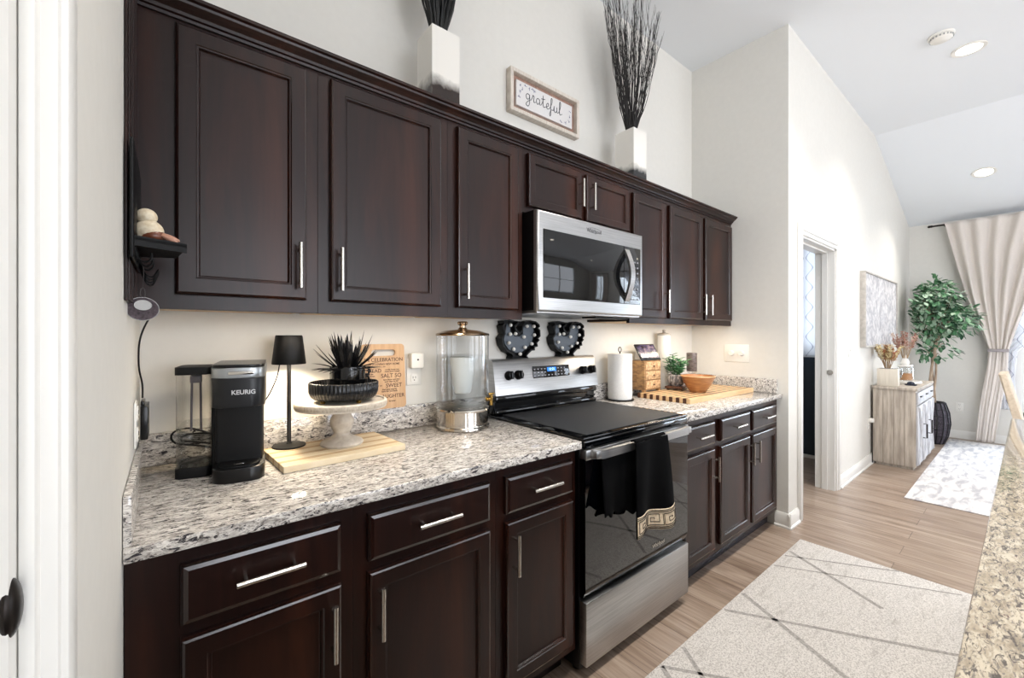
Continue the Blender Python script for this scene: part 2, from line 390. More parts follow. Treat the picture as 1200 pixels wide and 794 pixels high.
# ================================================================== cabinets
DOORP = [(0, .0), (.0025, .006), (.007, .008), (.043, .008), (.0455, .0055), (.049, .005), (.0515, -.0015), (.053, -.003)]
DRWP = [(0, 0), (.004, .006), (.012, .0085), (.013, .0085)]
def bar_handle(parent, x, z, vert, y, L=.135, off=(0, 0, 0)):
    b = B(); h = L/2; p = L*.36; yo = y-.032
    if vert:
        b.tube([(x, yo, z-h), (x, yo, z+h)], .0062, 12)
        for s in (-p, p): b.tube([(x, y+.001, z+s), (x, yo, z+s)], .0045, 8)
    else:
        b.tube([(x-h, yo, z), (x+h, yo, z)], .0062, 12)
        for s in (-p, p): b.tube([(x+s, y+.001, z), (x+s, yo, z)], .0045, 8)
    return b.build('handle', M['steel_h'], parent, off=off)
def door(root, x0, x1, z0, z1, yf, hs, name='door', low=False):
    """door slab whose back lies on yf; hs = handle side"""
    off = root.location
    b = B(); k = min(1, (z1-z0)/.35, (x1-x0)/.25)
    pr = [(i*(1 if i < .03 else max(k, .8)), h) for i, h in DOORP]
    b.rings(x0, x1, z0, z1, yf-.014, pr, back=.014)
    for k_ in (1, 2, 4, 6):
        for q_ in range(4): b.m[k_*4+q_] = 1
    d = b.build(name, [M['cab'], M['cab_edge']], root, off=off, smooth=0)
    if hs:
        x = x1-.025 if hs[0] == 'r' else x0+.025
        z = (z1-.10 if low else z0+.10) if len(hs) == 1 else (z0+z1)/2
        bar_handle(d, x, z, True, yf-.022, off=off)
    return d
def drawer(root, x0, x1, z0, z1, yf):
    off = root.location; b = B(); b.rings(x0, x1, z0, z1, yf-.014, DRWP, back=.014)
    for q_ in range(4, 12): b.m[q_] = 1
    d = b.build('drawer', [M['cab'], M['cab_edge']], root, off=off, smooth=0)
    bar_handle(d, (x0+x1)/2, (z0+z1)/2+.004, False, yf-.022, off=off)
ZU0, ZU1 = 1.385, 2.155
G = 'dark cherry wall cabinets over the counter'
def upper(x0, x1, doors, label, z0=ZU0):
    r = thing('upper_cabinet', label, 'cabinet', (x0, -.305, z0), group=G)
    b = B(); b.box(x0, x1, -.303, -.001, z0+.012, ZU1); b.box(x0, x1, -.305, -.285, z0, ZU1, .001)
    b.box(x0+.015, x1-.015, -.284, -.002, z0+.009, z0+.0119, mi=1)
    b.build('body', [M['cab'], M['maple']], r, off=r.location, smooth=0)
    for a, c, zz0, zz1, hs in doors: door(r, a, c, zz0, zz1, -.305, hs)
    return r
upper(.0, .434, [(.082, .399, 1.424, 2.131, 'r')], 'wall cabinet farthest left with one wide door, beside the bird shelf')
upper(.434, .904, [(.469, .868, 1.424, 2.131, 'l')], 'wall cabinet with one wide door above the cake stand, second from left')
upper(.904, 1.285, [(.941, 1.250, 1.424, 2.128, 'l')], 'wall cabinet with one narrow door directly left of the microwave')
upper(1.285, 2.078, [(1.308, 1.66, 1.889, 2.124, 'rm'), (1.694, 2.055, 1.889, 2.120, 'lm')], 'short two door wall cabinet above the microwave', 1.862)
upper(2.078, 2.452, [(2.094, 2.43, 1.420, 2.118, 'r')], 'wall cabinet with one narrow door directly right of the microwave')
upper(2.452, 3.358, [(2.474, 2.887, 1.420, 2.118, 'r'), (2.925, 3.330, 1.420, 2.118, 'l')], 'wall cabinet with two doors at the right end by the wall')
# crown moulding
b = B()
cp = [(-.300, 2.135), (-.318, 2.135), (-.322, 2.143), (-.322, 2.150), (-.330, 2.154), (-.334, 2.166), (-.346, 2.178), (-.358, 2.185), (-.360, 2.196), (-.372, 2.204), (-.372, 2.222), (-.300, 2.222), (-.300, 2.2), (-.25, 2.2), (-.25, 2.157), (-.300, 2.157)]
cp = [(-.3055, 2.146), (-.312, 2.146), (-.3135, 2.153), (-.320, 2.155), (-.323, 2.162), (-.332, 2.170), (-.342, 2.176), (-.344, 2.182), (-.352, 2.185), (-.352, 2.194), (-.3055, 2.194)]; b.prism(cp, .001, 3.357, 'x')
tag(b.build('crown_moulding', M['cab'], smooth=0), 'dark stepped crown moulding running along the top of the wall cabinets', 'moulding')
# fluted filler on left wall
b = B(); b.box(.001, .006, -.60, -.306, 1.385, 2.194, .001)
for y in (-.57, -.545, -.50, -.46, -.43, -.39, -.35): b.box(.001, .009, y-.006, y+.006, 1.386, 2.192, .002)
tag(b.build('fluted_filler_panel', M['cab'], smooth=0), 'dark fluted wood strip on the left wall beside the first wall cabinet', 'panel')

GB = 'dark cherry base cabinets under the granite'
YB = -.61
def basec(x0, x1, parts, label, filler=None):
    r = thing('base_cabinet', label, 'cabinet', (x0, YB, 0), group=GB)
    b = B(); b.box(x0, x1, YB+.002, -.002, .105, .882); b.box(x0, x1, YB, YB+.02, .105, .882, .001); b.box(x0, x1, -.535, -.52, 0, .105, mi=1)
    b.build('body', [M['cab'], M['toe']], r, off=r.location, smooth=0)
    for a, c, hs in parts:
        drawer(r, a, c, .722, .846, YB); door(r, a, c, .145, .694, YB, hs, low=True)
    return r
basec(.001, .44, [(.088, .408, 'r')], 'base cabinet at the far left end under the coffee maker')
basec(.44, .905, [(.477, .872, 'l')], 'base cabinet in the middle of the left run, widest door')
basec(.905, 1.292, [(.938, 1.262, 'l')], 'narrow base cabinet directly left of the oven range')
basec(2.066, 2.44, [(2.082, 2.404, 'r')], 'single door base cabinet directly right of the oven range')
basec(2.44, 3.358, [(2.474, 2.866, 'r'), (2.904, 3.30, 'l')], 'two door base cabinet at the right end against the wall')
b = B(); b.box(2.066, 3.358, -.553, -.536, 0, .06, .004)
tag(b.build('toe_kick_moulding', mat('toe_window_reflection', '3a3a44', .25)), 'low moulding strip along the floor under the right base cabinets', 'moulding')  # blue reflection of the window is put into the strip's colour

# countertops
def counter(x0, x1, label, side):
    r = thing('countertop', label, 'countertop', (x0, -.646, .884))
    b = B(); b.box(x0, x1, -.646, -.001, .884, .914, .004); b.build('slab', M['granite'], r, off=r.location)
    b = B(); b.box(x0, x1, -.021, -.001, .9145, 1.012, .002); b.build('backsplash', M['granite'], r, off=r.location)
    b = B()
    if side == 'l': b.box(.001, .014, -.64, -.0215, .9145, 1.012, .002)
    else: b.box(XE-.021, XE-.001, -.615, -.0215, .9145, 1.012, .002)
    b.build('side_splash', M['granite'], r, off=r.location)
counter(.001, 1.292, 'long speckled granite countertop left of the oven range', 'l')
counter(2.066, XE-.001, 'speckled granite countertop right of the oven range', 'r')
# island
r = thing('kitchen_island', 'kitchen island with beige speckled granite top at the right edge', 'island', (.02, -1.66, 0))
b = B(); b.box(.02, 3.25, -2.75, -1.655, .878, .914, .006); b.build('top', M['island_granite'], r, off=r.location)
b = B(); b.box(.04, 3.2, -2.5, -1.70, .1, .878); b.box(.06, 3.15, -2.45, -1.77, 0, .1); b.build('base', M['cab'], r, off=r.location, smooth=0)

# ================================================================== range
r = thing('oven_range', 'stainless steel and black glass freestanding electric oven range', 'oven', (1.68, -.33, 0)); O = r.location
X0, X1 = 1.298, 2.060
b = B(); b.box(X0, X1, -.625, -.03, .03, .905, .003)
for x in (X0+.04, X1-.04):
    for y in (-.58, -.08): b.lathe([(0, 0), (.02, 0), (.02, .03), (0, .03)], 12, (x, y, 0))
b.build('body', M['black'], r, off=O)
b = B(); b.box(X0-.004, X1+.004, -.652, -.04, .9145, .926, .004); b.box(X0, X1, -.655, -.62, .882, .9145, .006)
b.build('cooktop', M['black_gloss'], r, off=O)
b = B(); b.prism([(-.655, .34), (-.655, .844), (-.625, .844), (-.625, .31), (-.64, .31)], X0+.002, X1-.002, 'x'); b.build('oven_door', M['black_gloss'], r, off=O)
dd = B(); dd.box(X0+.002, X1-.002, -.66, -.625, .84, .879, .004); dd.build('door_trim', M['steel'], r, off=O)
b = B(); b.box(X0+.002, X1-.002, -.660, -.625, .055, .298, .004); b.build('storage_drawer', M['steel'], r, off=O)
b = B(); pts = []
n = 20
for i in range(n+1):
    t = i/n; x = X0+.03+t*(X1-X0-.06); e = min(t, 1-t); y = -.672-.024*min(1, e/.03)**.5; pts.append((x, y))
vs = []
for x, y in pts: vs += [(x, y+.012, .842), (x, y, .846), (x, y, .878), (x, y+.012, .882)]
fs = []
for i in range(n):
    for j in range(4): fs.append((i*4+j, i*4+(j+1) % 4, i*4+4+(j+1) % 4, i*4+4+j))
fs += [(0, 1, 2, 3), (n*4+3, n*4+2, n*4+1, n*4)]
b.add(vs, fs)
for x in (X0+.045, X1-.045): b.box(x-.018, x+.018, -.69, -.66, .848, .876, .003)
b.build('oven_handle', M['steel'], r, off=O)
# backguard
b = B(); b.box(X0+.004, X1-.004, -.075, -.005, .926, 1.03, .006); b.box(X0+.008, X1-.008, -.095, -.07, .926, .95, .008); b.box(X0+.004, X1-.004, -.095, -.07, .985, 1.02, .01)
b.build('backguard_base', M['black_gloss'], r, off=O)
b = B(); b.prism([(-.100, 1.022), (-.073, 1.185), (-.062, 1.196), (-.005, 1.196), (-.005, 1.022)], X0-.002, X1+.002, 'x', bev=.003)
b.build('control_panel', M['steel'], r, off=O)
TL = Matrix.Rotation(-math.atan2(.027, .163), 4, 'X')
def onpanel(x, z, d=0):  # point on the slanted panel
    t = (z-1.022)/.163; return Vector((x, -.100+.027*t-d, z))
dsp = B(); c0 = onpanel(1.687, 1.122); mt = Matrix.Translation(c0) @ TL; dsp.box(-.138, .138, -.003, .004, -.031, .031, .001, mtx=mt); D_ = dsp.build('display', M['black_gloss'], r, off=O)
b = B(); b.box(-.034, .034, -.0045, -.002, .0, .022, mtx=mt); b.build('clock_screen', mat('clock_screen_lit', '1c6fc4', .3, emit='2f8be8', es=.9), D_, off=O)
b = B(); text(b, '11:21', .02, mt @ Vector((0, -.0048, .011)), rot=TL); b.build('clock_digits', mat('digit_glow', 'cfe8ff', .4, emit='cfe8ff', es=2), D_, off=O)
b = B()
for i in range(10):
    for j in range(3):
        x = -.125+.025*i
        if -.04 < x < .045 and j > 0: continue
        b.box(x-.005, x+.005, -.0036, -.002, -.022+j*.017, -.016+j*.017, mtx=mt)
b.build('button_marks', mat('panel_marks', '9a9aa0', .5), D_, off=O)
for x in (1.385, 1.447, 1.932, 2.008):
    c0 = onpanel(x, 1.115); mt = Matrix.Translation(c0) @ TL
    b = B(); b.lathe([(.024, 0), (.024, .008), (.021, .012), (.020, .026), (.017, .03), (0, .03)], 24, mtx=mt @ Matrix.Rotation(R(90), 4, 'X')); b.box(-.006, .006, -.038, -.022, -.02, .02, .003, mtx=mt)
    b.build('knob', M['black'], r, off=O)
b = B(); text(b, 'Whirlpool', .024, (1.80, -.6558, .372), bold=.0004, ext=.0003); b.build('brand_mark', M['steel_h'], r, off=O)
# cooktop mat
m = mat('mesh_mat', '24262a', .6); v = coords(m, (1, 1, 1), (0, 0, R(45))); w = NN(m, 'ShaderNodeTexChecker'); w.inputs['Scale'].default_value = 130
LK(m, v, w.inputs['Vector']); w.inputs['Color1'].default_value = lin('0d0e11'); w.inputs['Color2'].default_value = lin('2f3237'); base(m, w.outputs['Color']); bump(m, w.outputs['Fac'], .4)
b = B(); b.box(1.335, 2.03, -.628, -.10, .9262, .9295, .0012); tag(b.build('stovetop_mat', m), 'black woven textured mat covering the glass cooktop', 'mat')

# ================================================================== microwave
r = thing('microwave', 'stainless over the range microwave with dark glass door and curved handle', 'microwave', (1.68, -.2, 1.413)); O = r.location
b = B(); b.box(1.292, 2.066, -.375, -.003, 1.425, 1.858, .004); b.build('body', M['black'], r, off=O)
b = B(); b.box(1.30, 2.058, -.385, -.01, 1.411, 1.425, .004); b.box(1.72, 1.99, -.36, -.27, 1.402, 1.411, .002, mi=1); b.build('bottom_grille', [M['steel'], M['black_m']], r, off=O)
b = B()
b.rings(1.292, 2.066, 1.418, 1.856, -.385, [(0, 0), (.003, .011), (.008, .014), (.012, .015)], back=.012); b.build('front_panel', M['steel'], r, off=O, smooth=50)
b = B(); b.box(1.322, 2.040, -.4035, -.398, 1.478, 1.776, .003); g_ = b.build('door_glass', M['black_gloss'], r, off=O)
b = B(); b.box(1.892, 1.8945, -.4042, -.4034, 1.48, 1.774)
b.build('door_seam', M['black_m'], g_, off=O)
b = B(); pts = []
for i in range(17):
    t = i/16; z = 1.492+t*.268; e = sin(pi*t); pts.append((1.905+.012*(1-e), -.406-.045*e, z))
vs = []; 
for k, (x, y, z) in enumerate(pts): vs += [(x-.018, y, z), (x+.018, y, z), (x+.018, y+.014, z), (x-.018, y+.014, z)]
fs = [(i*4+j, i*4+(j+1) % 4, i*4+4+(j+1) % 4, i*4+4+j) for i in range(16) for j in range(4)] + [(3, 2, 1, 0), (64, 65, 66, 67)]
b.add(vs, fs); b.build('handle', M['steel'], r, off=O, smooth=60)
b = B()
for i in range(8):
    for j in range(3): b.box(1.952+j*.026, 1.966+j*.026, -.4042, -.4032, 1.50+i*.028, 1.508+i*.028)
b.build('keypad', mat('keypad_marks', '77787c', .5), r, off=O)
b = B(); text(b, 'Whirlpool', .026, (1.66, -.4006, 1.815), bold=.0003, ext=.0003); b.tube([(1.66+.05*cos(a), -.4006, 1.818+.012*sin(a)) for a in [2*pi*i/24 for i in range(24)]], .0008, 4, closed=True)
b.build('brand_mark', mat('mark_grey', '6b6b6d', .4, .6), r, off=O)

# ================================================================== helpers for small goods
def frompts(name): pass
# ---- coffee maker
r = thing('coffee_maker', 'black coffee maker with a silver band and clear water tank on its left', 'coffee maker', (.217, -.352, .9142), R(-10))
def rrect(x0, x1, y0, y1, rad, n=5, rb=None):
    p = []; rb = rad if rb is None else rb
    for cx, cy, a0, q in ((x1-rad, y0+rad, -90, rad), (x1-rb, y1-rb, 0, rb), (x0+rb, y1-rb, 90, rb), (x0+rad, y0+rad, 180, rad)):
        for i in range(n+1):
            a = R(a0+90*i/n); p.append((cx+q*cos(a), cy+q*sin(a)))
    return p
b = B(); b.prism(rrect(-.06, .056, .075, .24, .008), 0, .235, 'z'); b.prism(rrect(-.072, .05, .10, .24, .006), 0, .30, 'z', bev=.003); b.build('body', M['black_m'], r)
b = B(); b.prism(rrect(-.062, .062, -.005, .12, .035, rb=.004), 0, .038, 'z', bev=.003); b.prism(rrect(-.05, .05, .008, .075, .03, rb=.003), .036, .042, 'z', mi=1)
b.build('drip_tray', [M['black'], M['black_m']], r)
b = B(); b.box(-.012, .012, .03, .042, .0418, .0426, .0002); b.build('tray_slot', M['chrome'], r)
b = B(); b.prism(rrect(-.063, .063, -.005, .245, .035, rb=.01), .205, .285, 'z', bev=.003); b.build('brew_head', mat('charcoal_plastic', '121316', .35, spec=.35), r)
b = B(); b.prism(rrect(-.064, .064, -.006, .245, .036, rb=.01), .2855, .313, 'z', bev=.002); b.build('silver_band', mat('silver_plastic', 'a3a7aa', .3, .8), r)
b = B(); b.prism(rrect(-.062, .062, -.004, .245, .034, rb=.01), .3135, .322, 'z', bev=.003); b.build('lid', M['black'], r)
b = B(); b.prism([(-.020, .3045), (.036, .3045), (.039, .300), (.036, .2955), (-.020, .2955), (-.023, .300)], -.019, -.005, 'y', bev=.002); b.build('lid_handle', M['chrome'], r)
b = B(); text(b, 'KEURIG', .0165, (.013, -.0066, .246), bold=.0004); b.build('brand_mark', mat('silver_letters', 'c9c9cb', .35, .3), r)
b = B(); b.prism(rrect(-.157, -.074, .10, .235, .012), 0, .028, 'z', bev=.003); b.build('tank_base', M['black_m'], r)
b = B(); pr = rrect(-.155, -.076, .102, .233, .012)
vs = []; fs = []; n = len(pr)
for z in (.03, .29): vs += [(x, y, z) for x, y in pr]
fs = [(i, (i+1) % n, n+(i+1) % n, n+i) for i in range(n)] + [tuple(range(n))]
b.add(vs, fs); b.build('water_tank', M['glass'], r)
b = B(); b.prism(rrect(-.151, -.080, .106, .229, .010), .032, .145, 'z'); b.build('water', M['water'], r)
b = B(); b.prism(rrect(-.157, -.074, .10, .235, .012), .29, .312, 'z', bev=.003); b.build('tank_lid', M['black_m'], r)
b = B(); b.tube([(-.128, .17, .12), (-.126, .17, .285)], .003); b.tube([(-.104, .17, .12), (-.106, .17, .285)], .003); b.box(-.13, -.102, .16, .18, .262, .284, .003)
b.build('filter_holder', mat('tinted_plastic', '6a6468', .3), r)
# cord from coffee maker
b = B(); pts = [(.20, -.022, .98), (.165, -.026, 1.0), (.12, -.03, 1.02), (.085, -.028, 1.015), (.075, -.03, .995), (.09, -.03, .975), (.13, -.035, .965), (.17, -.045, .955), (.22, -.06, .93)]
b.tube(catmull(pts), .003); b.tube(catmull([(.20, -.024, .99), (.15, -.03, 1.0), (.11, -.032, 1.0), (.10, -.035, .985), (.14, -.04, .975), (.2, -.05, .96)]), .003)
tag(b.build('power_cord', M['black']), 'looped black power cord lying behind the clear water tank', 'cord')
# ---- table lamp
r = thing('table_lamp', 'slim black table lamp with a tapered shade, lit', 'lamp', (.392, -.11, .9345)); LZ = .0
b = B(); b.lathe([(0, 0), (.052, 0), (.053, .002), (.052, .005), (.01, .010), (.006, .014), (0, .014)], 40); b.build('base', M['black_m'], r)
b = B(); b.tube([(0, 0, .012), (0, 0, .37)], .0068, 12); b.build('pole', mat('grey_metal_pole', '3a3836', .4, .6), r)
b = B(); b.lathe([(.0515, .285), (.0525, .283), (.0535, .285), (.0425, .378), (.040, .382), (0, .382), (0, .379), (.040, .379), (.0415, .376), (.0515, .285)], 40); b.build('lamp_shade', M['black_m'], r)
b = B(); b.lathe([(0, .345), (.02, .343), (.030, .335), (.032, .33), (.028, .322), (0, .318)], 20); b.build('bulb', M['glow'], r)
l = bpy.data.lights.new('lamp_light', 'SPOT'); l.energy = 17; l.color = (1, .84, .62); l.shadow_soft_size = .02; l.spot_size = R(150); l.spot_blend = .5
o = bpy.data.objects.new('lamp_light', l); COL.objects.link(o); o.parent = r; o.location = (0, 0, .312)
b = B(); b.tube(catmull([(.375, -.045, 1.215), (.37, -.03, 1.17), (.355, -.03, 1.13), (.34, -.03, 1.10), (.32, -.025, 1.07)]), .002)
tag(b.build('lamp_cord', M['black']), 'thin black cord hanging behind the black table lamp', 'cord')
# ---- light striped board
def board(name, label, cx, cy, w, d, z, rz, t, stripes, mats, cat='cutting board', nstr=11):
    r = thing(name, label, cat, (cx, cy, z), rz)
    b = B(); n = nstr; k = d/n
    for i in range(n): b.box(-w/2, w/2, -d/2+i*k+.0002, -d/2+(i+1)*k-.0002, 0, t, .0012, 1, mi=i % len(mats))
    b.build('slab', mats, r); return r
light = grainy('pale_maple', 'd6c19c', 'e6d6b8', (1.5, 14, 4), 8, .45); dark = grainy('walnut_strip', '8a5f3c', 'a67a52', (1.5, 14, 4), 8, .45)
pale2 = grainy('pale_strip', 'b49468', 'c8aa80', (1.5, 14, 4), 8, .45)
board('cutting_board', 'pale striped wooden cutting board under the lamp and cake stand', .516, -.215, .39, .26, .9142, R(3), .020, 0, [light, light, pale2], nstr=12)
# ---- cake stand
wash = grainy('whitewashed_wood', 'b7ab9c', 'd9d1c4', (1, 1, 1), 40, .7, bs=.3)
r = thing('cake_stand', 'whitewashed wooden pedestal cake stand on the pale striped board', 'cake stand', (.545, -.19, .9345))
b = B(); b.lathe([(0, .128), (.13, .128), (.150, .130), (.152, .134), (.152, .152), (.149, .155), (.142, .155), (.140, .150), (0, .150)], 56); b.build('plate', wash, r)
b = B(); b.lathe([(.1524, .136), (.1535, .138), (.1535, .148), (.1524, .150)], 56, wob=None); b.build('carved_rim', grainy('carved_rim', 'a09484', 'c9bead', (1, 1, .5), 160, .7, bs=.8), r)
b = B(); b.lathe([(0, 0), (.070, 0), (.072, .006), (.068, .012), (.045, .022), (.028, .034), (.026, .040), (.034, .055), (.040, .072), (.039, .088), (.030, .105), (.024, .115), (.024, .120), (.030, .128), (0, .128)], 40); b.build('pedestal', wash, r)
# ---- ribbed tray
r = thing('ribbed_bowl', 'shallow round black ribbed bowl with brass feet on the cake stand', 'bowl', (.553, -.19, 1.0845))
def flute(a): return 1+.012*(1 if sin(a*44) > 0 else -1)
b = B(); b.lathe([(0, .012), (.100, .012), (.108, .02), (.114, .035), (.115, .066), (.112, .069), (.109, .066), (.106, .035), (.098, .022), (0, .022)], 448, wob=None if 0 else (lambda a: 1+.010*cos(a*56)))
b.build('body', mat('black_satin', '0d0e11', .28), r, smooth=50)
for a in (R(200), R(285), R(20), R(110)):
    q = B(); q.lathe([(0, 0), (.007, 0), (.009, .006), (.006, .012), (0, .012)], 12, (.085*cos(a), .085*sin(a), 0)); q.build('foot', M['brass'], r)
# ---- black aloe in a pot
r = thing('potted_aloe', 'glossy black spiky artificial aloe in a black ceramic pot', 'plant', (.567, -.185, 1.1068))
b = B(); b.lathe([(0, 0), (.052, 0), (.056, .004), (.060, .06), (.060, .098), (.056, .10), (.054, .096), (.053, .07), (0, .07)], 48); b.build('pot', mat('black_glaze', '08090b', .07), r)
b = B(); b.lathe([(.061, .03), (.067, .035), (.068, .045), (.067, .053), (.061, .057)], 12, c=(0, 0, 0), sx=.0, sy=.0) if 0 else None
for z in (.045, .078): b.tube([(.060, 0, z-.012), (.074, .0, z-.012), (.078, 0, z), (.074, 0, z+.012), (.060, 0, z+.012)], .005, 8)
b.build('pot_handle', M['black'], r)
b = B()
rnd = random.Random(5)
for i in range(78):
    a = rnd.uniform(0, 2*pi); el = rnd.uniform(.35, 1.45) if i < 56 else rnd.uniform(.0, .4); L = rnd.uniform(.085, .135)*(.8 if el < .4 else 1); w = rnd.uniform(.008, .012)
    p0 = Vector((.022*cos(a), .022*sin(a), .085)); d = Vector((cos(a)*cos(el), sin(a)*cos(el), sin(el))); side = d.cross(Vector((0, 0, 1))).normalized()
    nrm = side.cross(d); vs = []; K = 7
    for k in range(K+1):
        t = k/K; p = p0+d*L*t+Vector((0, 0, 1))*L*(.12*t*t if el > .4 else -.25*t*t+.15*t); ww = w*(1-t)**.7*(.7+.6*t) if k < K else .0003
        vs += [p-side*ww, p-nrm*ww*.5, p+side*ww, p+nrm*ww*.15]
    b.add(vs, [(k*4+j, k*4+(j+1) % 4, k*4+4+(j+1) % 4, k*4+4+j) for k in range(K) for j in range(4)])
b.build('leaves', mat('black_leaf', '0c0d10', .25), r)
# ---- engraved board leaning on the wall
bw = grainy('engraved_bamboo', 'bd9469', 'd3ae85', (14, 1, 1.2), 4, .5)
r = thing('engraved_cutting_board', 'tan engraved cutting board with slot handle leaning on the wall behind the cake stand', 'cutting board', (.768, -.040, 1.0125)); r.rotation_euler = (R(-5), 0, 0)
w_, h_ = .092, .268
outer = rrect(-w_, w_, 0, h_, .014)
bm_ = bmesh.new(); inner = []
for i in range(9): a = R(-90+180*i/8); inner.append((.040+.013*cos(a), .232+.013*sin(a)))
for i in range(9): a = R(90+180*i/8); inner.append((-.040+.013*cos(a), .232+.013*sin(a)))
ov = [bm_.verts.new((x, 0, z)) for x, z in outer]; iv = [bm_.verts.new((x, 0, z)) for x, z in inner]
eds = [bm_.edges.new((ov[i], ov[(i+1) % len(ov)])) for i in range(len(ov))] + [bm_.edges.new((iv[i], iv[(i+1) % len(iv)])) for i in range(len(iv))]
bmesh.ops.triangle_fill(bm_, edges=eds, use_beauty=True)
ex = bmesh.ops.extrude_face_region(bm_, geom=bm_.faces[:]); 
for q in ex['geom']:
    if isinstance(q, bmesh.types.BMVert): q.co.y += .013
bmesh.ops.recalc_face_normals(bm_, faces=bm_.faces[:])
b = B(); b.bm(bm_); b.build('board', bw, r)
b = B()
rows = [('IN CELEBRATION', .0215, .202, 0), ('OF A LOVING NEW HOME', .0115, .184, 0), ('~', .02, .174, 0), ('BREAD', .021, .157, -.045), ('so this house may', .0085, .161, .035), ('never know hunger', .0085, .153, .035),
        ('SALT SO', .024, .135, .03), ('may always', .0085, .136, -.06), ('that life', .0085, .144, -.06), ('have flavor and that', .009, .119, .03), ('your days be full', .009, .111, .03), ('SWEET', .023, .094, .04), ('HONEY so', .010, .096, -.035), ('that love may be', .0095, .079, .02), ('here for you both', .0095, .071, .02), ('LAUGHTER', .022, .050, .03), ('forever', .010, .030, .03)]
for tx, sz, z, x in rows: text(b, tx, sz, (x, -.0004, z), ext=.0003, bold=.0002)
b.build('engraving', mat('burnt_engraving', '4b3021', .7), r)
# ---- outlets & switches
def outlet(name, label, loc, rot, cat, kind, w=.07, h=.115):
    r = thing(name, label, cat, loc, rot)
    b = B(); b.box(-w/2, w/2, -.006, -.0005, -h/2, h/2, .003); b.build('cover_plate', M['white_p'], r)
    if kind == 'duplex':
        b = B()
        for z in (-.027, .027):
            b.prism(rrect(-.017, .017, z-.018, z+.018, .008), -.0085, -.005, 'y', mi=0)
            for x in (-.006, .006): b.box(x-.001, x+.001, -.0092, -.008, z-.002, z+.008, mi=1)
            b.lathe([(0, 0), (.0025, 0), (.0025, .001), (0, .001)], 8, (0, -.0085, z-.009), mi=1, mtx=Matrix.Rotation(R(90), 4, 'X'))
        b.build('receptacle', [M['white_p'], M['black_m']], r)
    if kind == 'dimmer':
        for x in (-.035, .035):
            b = B(); b.lathe([(.019, 0), (.018, .012), (.016, .016), (0, .016)], 20, (x, -.006, 0), mtx=Matrix.Rotation(R(90), 4, 'X')); b.build('dial', M['white_p'], r)
    if kind == 'toggle':
        b = B(); b.box(-.006, .006, -.016, -.005, -.012, .012, .002); b.build('toggle', M['white_p'], r)
    return r
outlet('wall_outlet', 'white outlet with a plug-in adapter right of the engraved board', (.913, 0, 1.155), 0, 'outlet', 'duplex')
r = thing('plug_adapter', 'white square plug-in adapter in the outlet beside the engraved board', 'adapter', (.913, -.010, 1.205)); b = B(); b.box(-.03, .03, -.034, .0, -.032, .034, .006)
b.build('case', M['white_p'], r); b = B(); b.lathe([(0, 0), (.004, 0), (.004, .001), (0, .001)], 12, (0, -.0342, .005), mtx=Matrix.Rotation(R(90), 4, 'X')); b.build('indicator', M['black_m'], r)
outlet('dimmer_switch', 'white double dimmer switch plate with two round dials on the end wall', (XE, -.345, 1.183), R(90)*-1, 'switch', 'dimmer', .175, .13)
outlet('light_switch', 'white light switch on the hall wall right of the doorway', (4.90, YH, 1.18), 0, 'switch', 'toggle')
outlet('wall_outlet', 'white outlet low on the far wall between tree basket and curtain', (XF, -1.15, .40), R(-90), 'outlet', 'duplex')
outlet('wall_outlet', 'white outlet low on the hall wall left of the sideboard', (5.62, YH, .42), 0, 'outlet', 'duplex')
r = outlet('wall_outlet', 'white outlet on the left wall holding a black charger', (0, -.28, 1.09), R(-90), 'outlet', 'duplex'); r.rotation_euler = (0, 0, R(90))
r = thing('charger', 'black power adapter plugged into the left wall outlet', 'charger', (.0095, -.28, 1.085)); b = B(); b.box(0, .016, .06, .17, -.05, .04, .002); b.box(.0, .008, .08, .15, .04, .052, .002); b.build('case', M['black'], r)
b = B(); b.tube(catmull([(.012, -.16, 1.142), (.012, -.17, 1.18), (.006, -.20, 1.23), (.008, -.24, 1.29), (.016, -.24, 1.33), (.032, -.25, 1.37), (.036, -.25, 1.384)]), .0022)
tag(b.build('charger_cable', M['black']), 'thin black cable running up the left wall from the charger', 'cable')
# ---- little black wall shelf with bird, hooks and tag
r = thing('wall_shelf', 'small black wall organiser shelf on the left wall holding the bird', 'shelf', (0.01, -.45, 1.53)); O = r.location
b = B(); b.box(.010, .016, -.625, -.34, 1.468, 1.70, .002); b.build('back_panel', M['black_m'], r, off=O)
b = B(); b.prism([(.016, -.60), (.100, -.56), (.085, -.40), (.016, -.36)], 1.505, 1.513, 'z', bev=.001); b.prism([(.016, -.60), (.100, -.56), (.100, -.556), (.016, -.596)], 1.495, 1.515, 'z'); b.build('ledge', M['black_m'], r, off=O)
for y in (-.56, -.49, -.42):
    q = B(); q.tube(catmull([(.016, y, 1.497), (.018, y, 1.478), (.030, y, 1.468), (.040, y, 1.475), (.041, y, 1.488)]), .0022); q.build('hook', M['black_m'], r, off=O)
r = thing('bird_figurine', 'small cream and brown speckled bird figurine on the black wall shelf', 'figurine', (.035, -.50, 1.5135), R(-20))
cream = grainy('speckled_cream', 'cdb998', 'e8dcc4', (1, 1, 1), 120, .6, bs=.4)
def ell(b, c, s, mi=0, rot=None):
    q = bmesh.new(); bmesh.ops.create_uvsphere(q, u_segments=20, v_segments=14, radius=1)
    mt = Matrix.Translation(c) @ (rot or Matrix()) @ Matrix.Diagonal((*s, 1)); q.transform(mt); return b.bm(q, mi)
b = B(); ell(b, (0, 0, .030), (.027, .022, .026)); ell(b, (-.004, 0, .062), (.019, .018, .018)); ell(b, (-.022, -.003, .060), (.007, .004, .004))
ell(b, (.006, 0, .020), (.025, .021, .018), 1); b.build('body', [cream, mat('brown_glaze', '6b3a24', .3)], r)
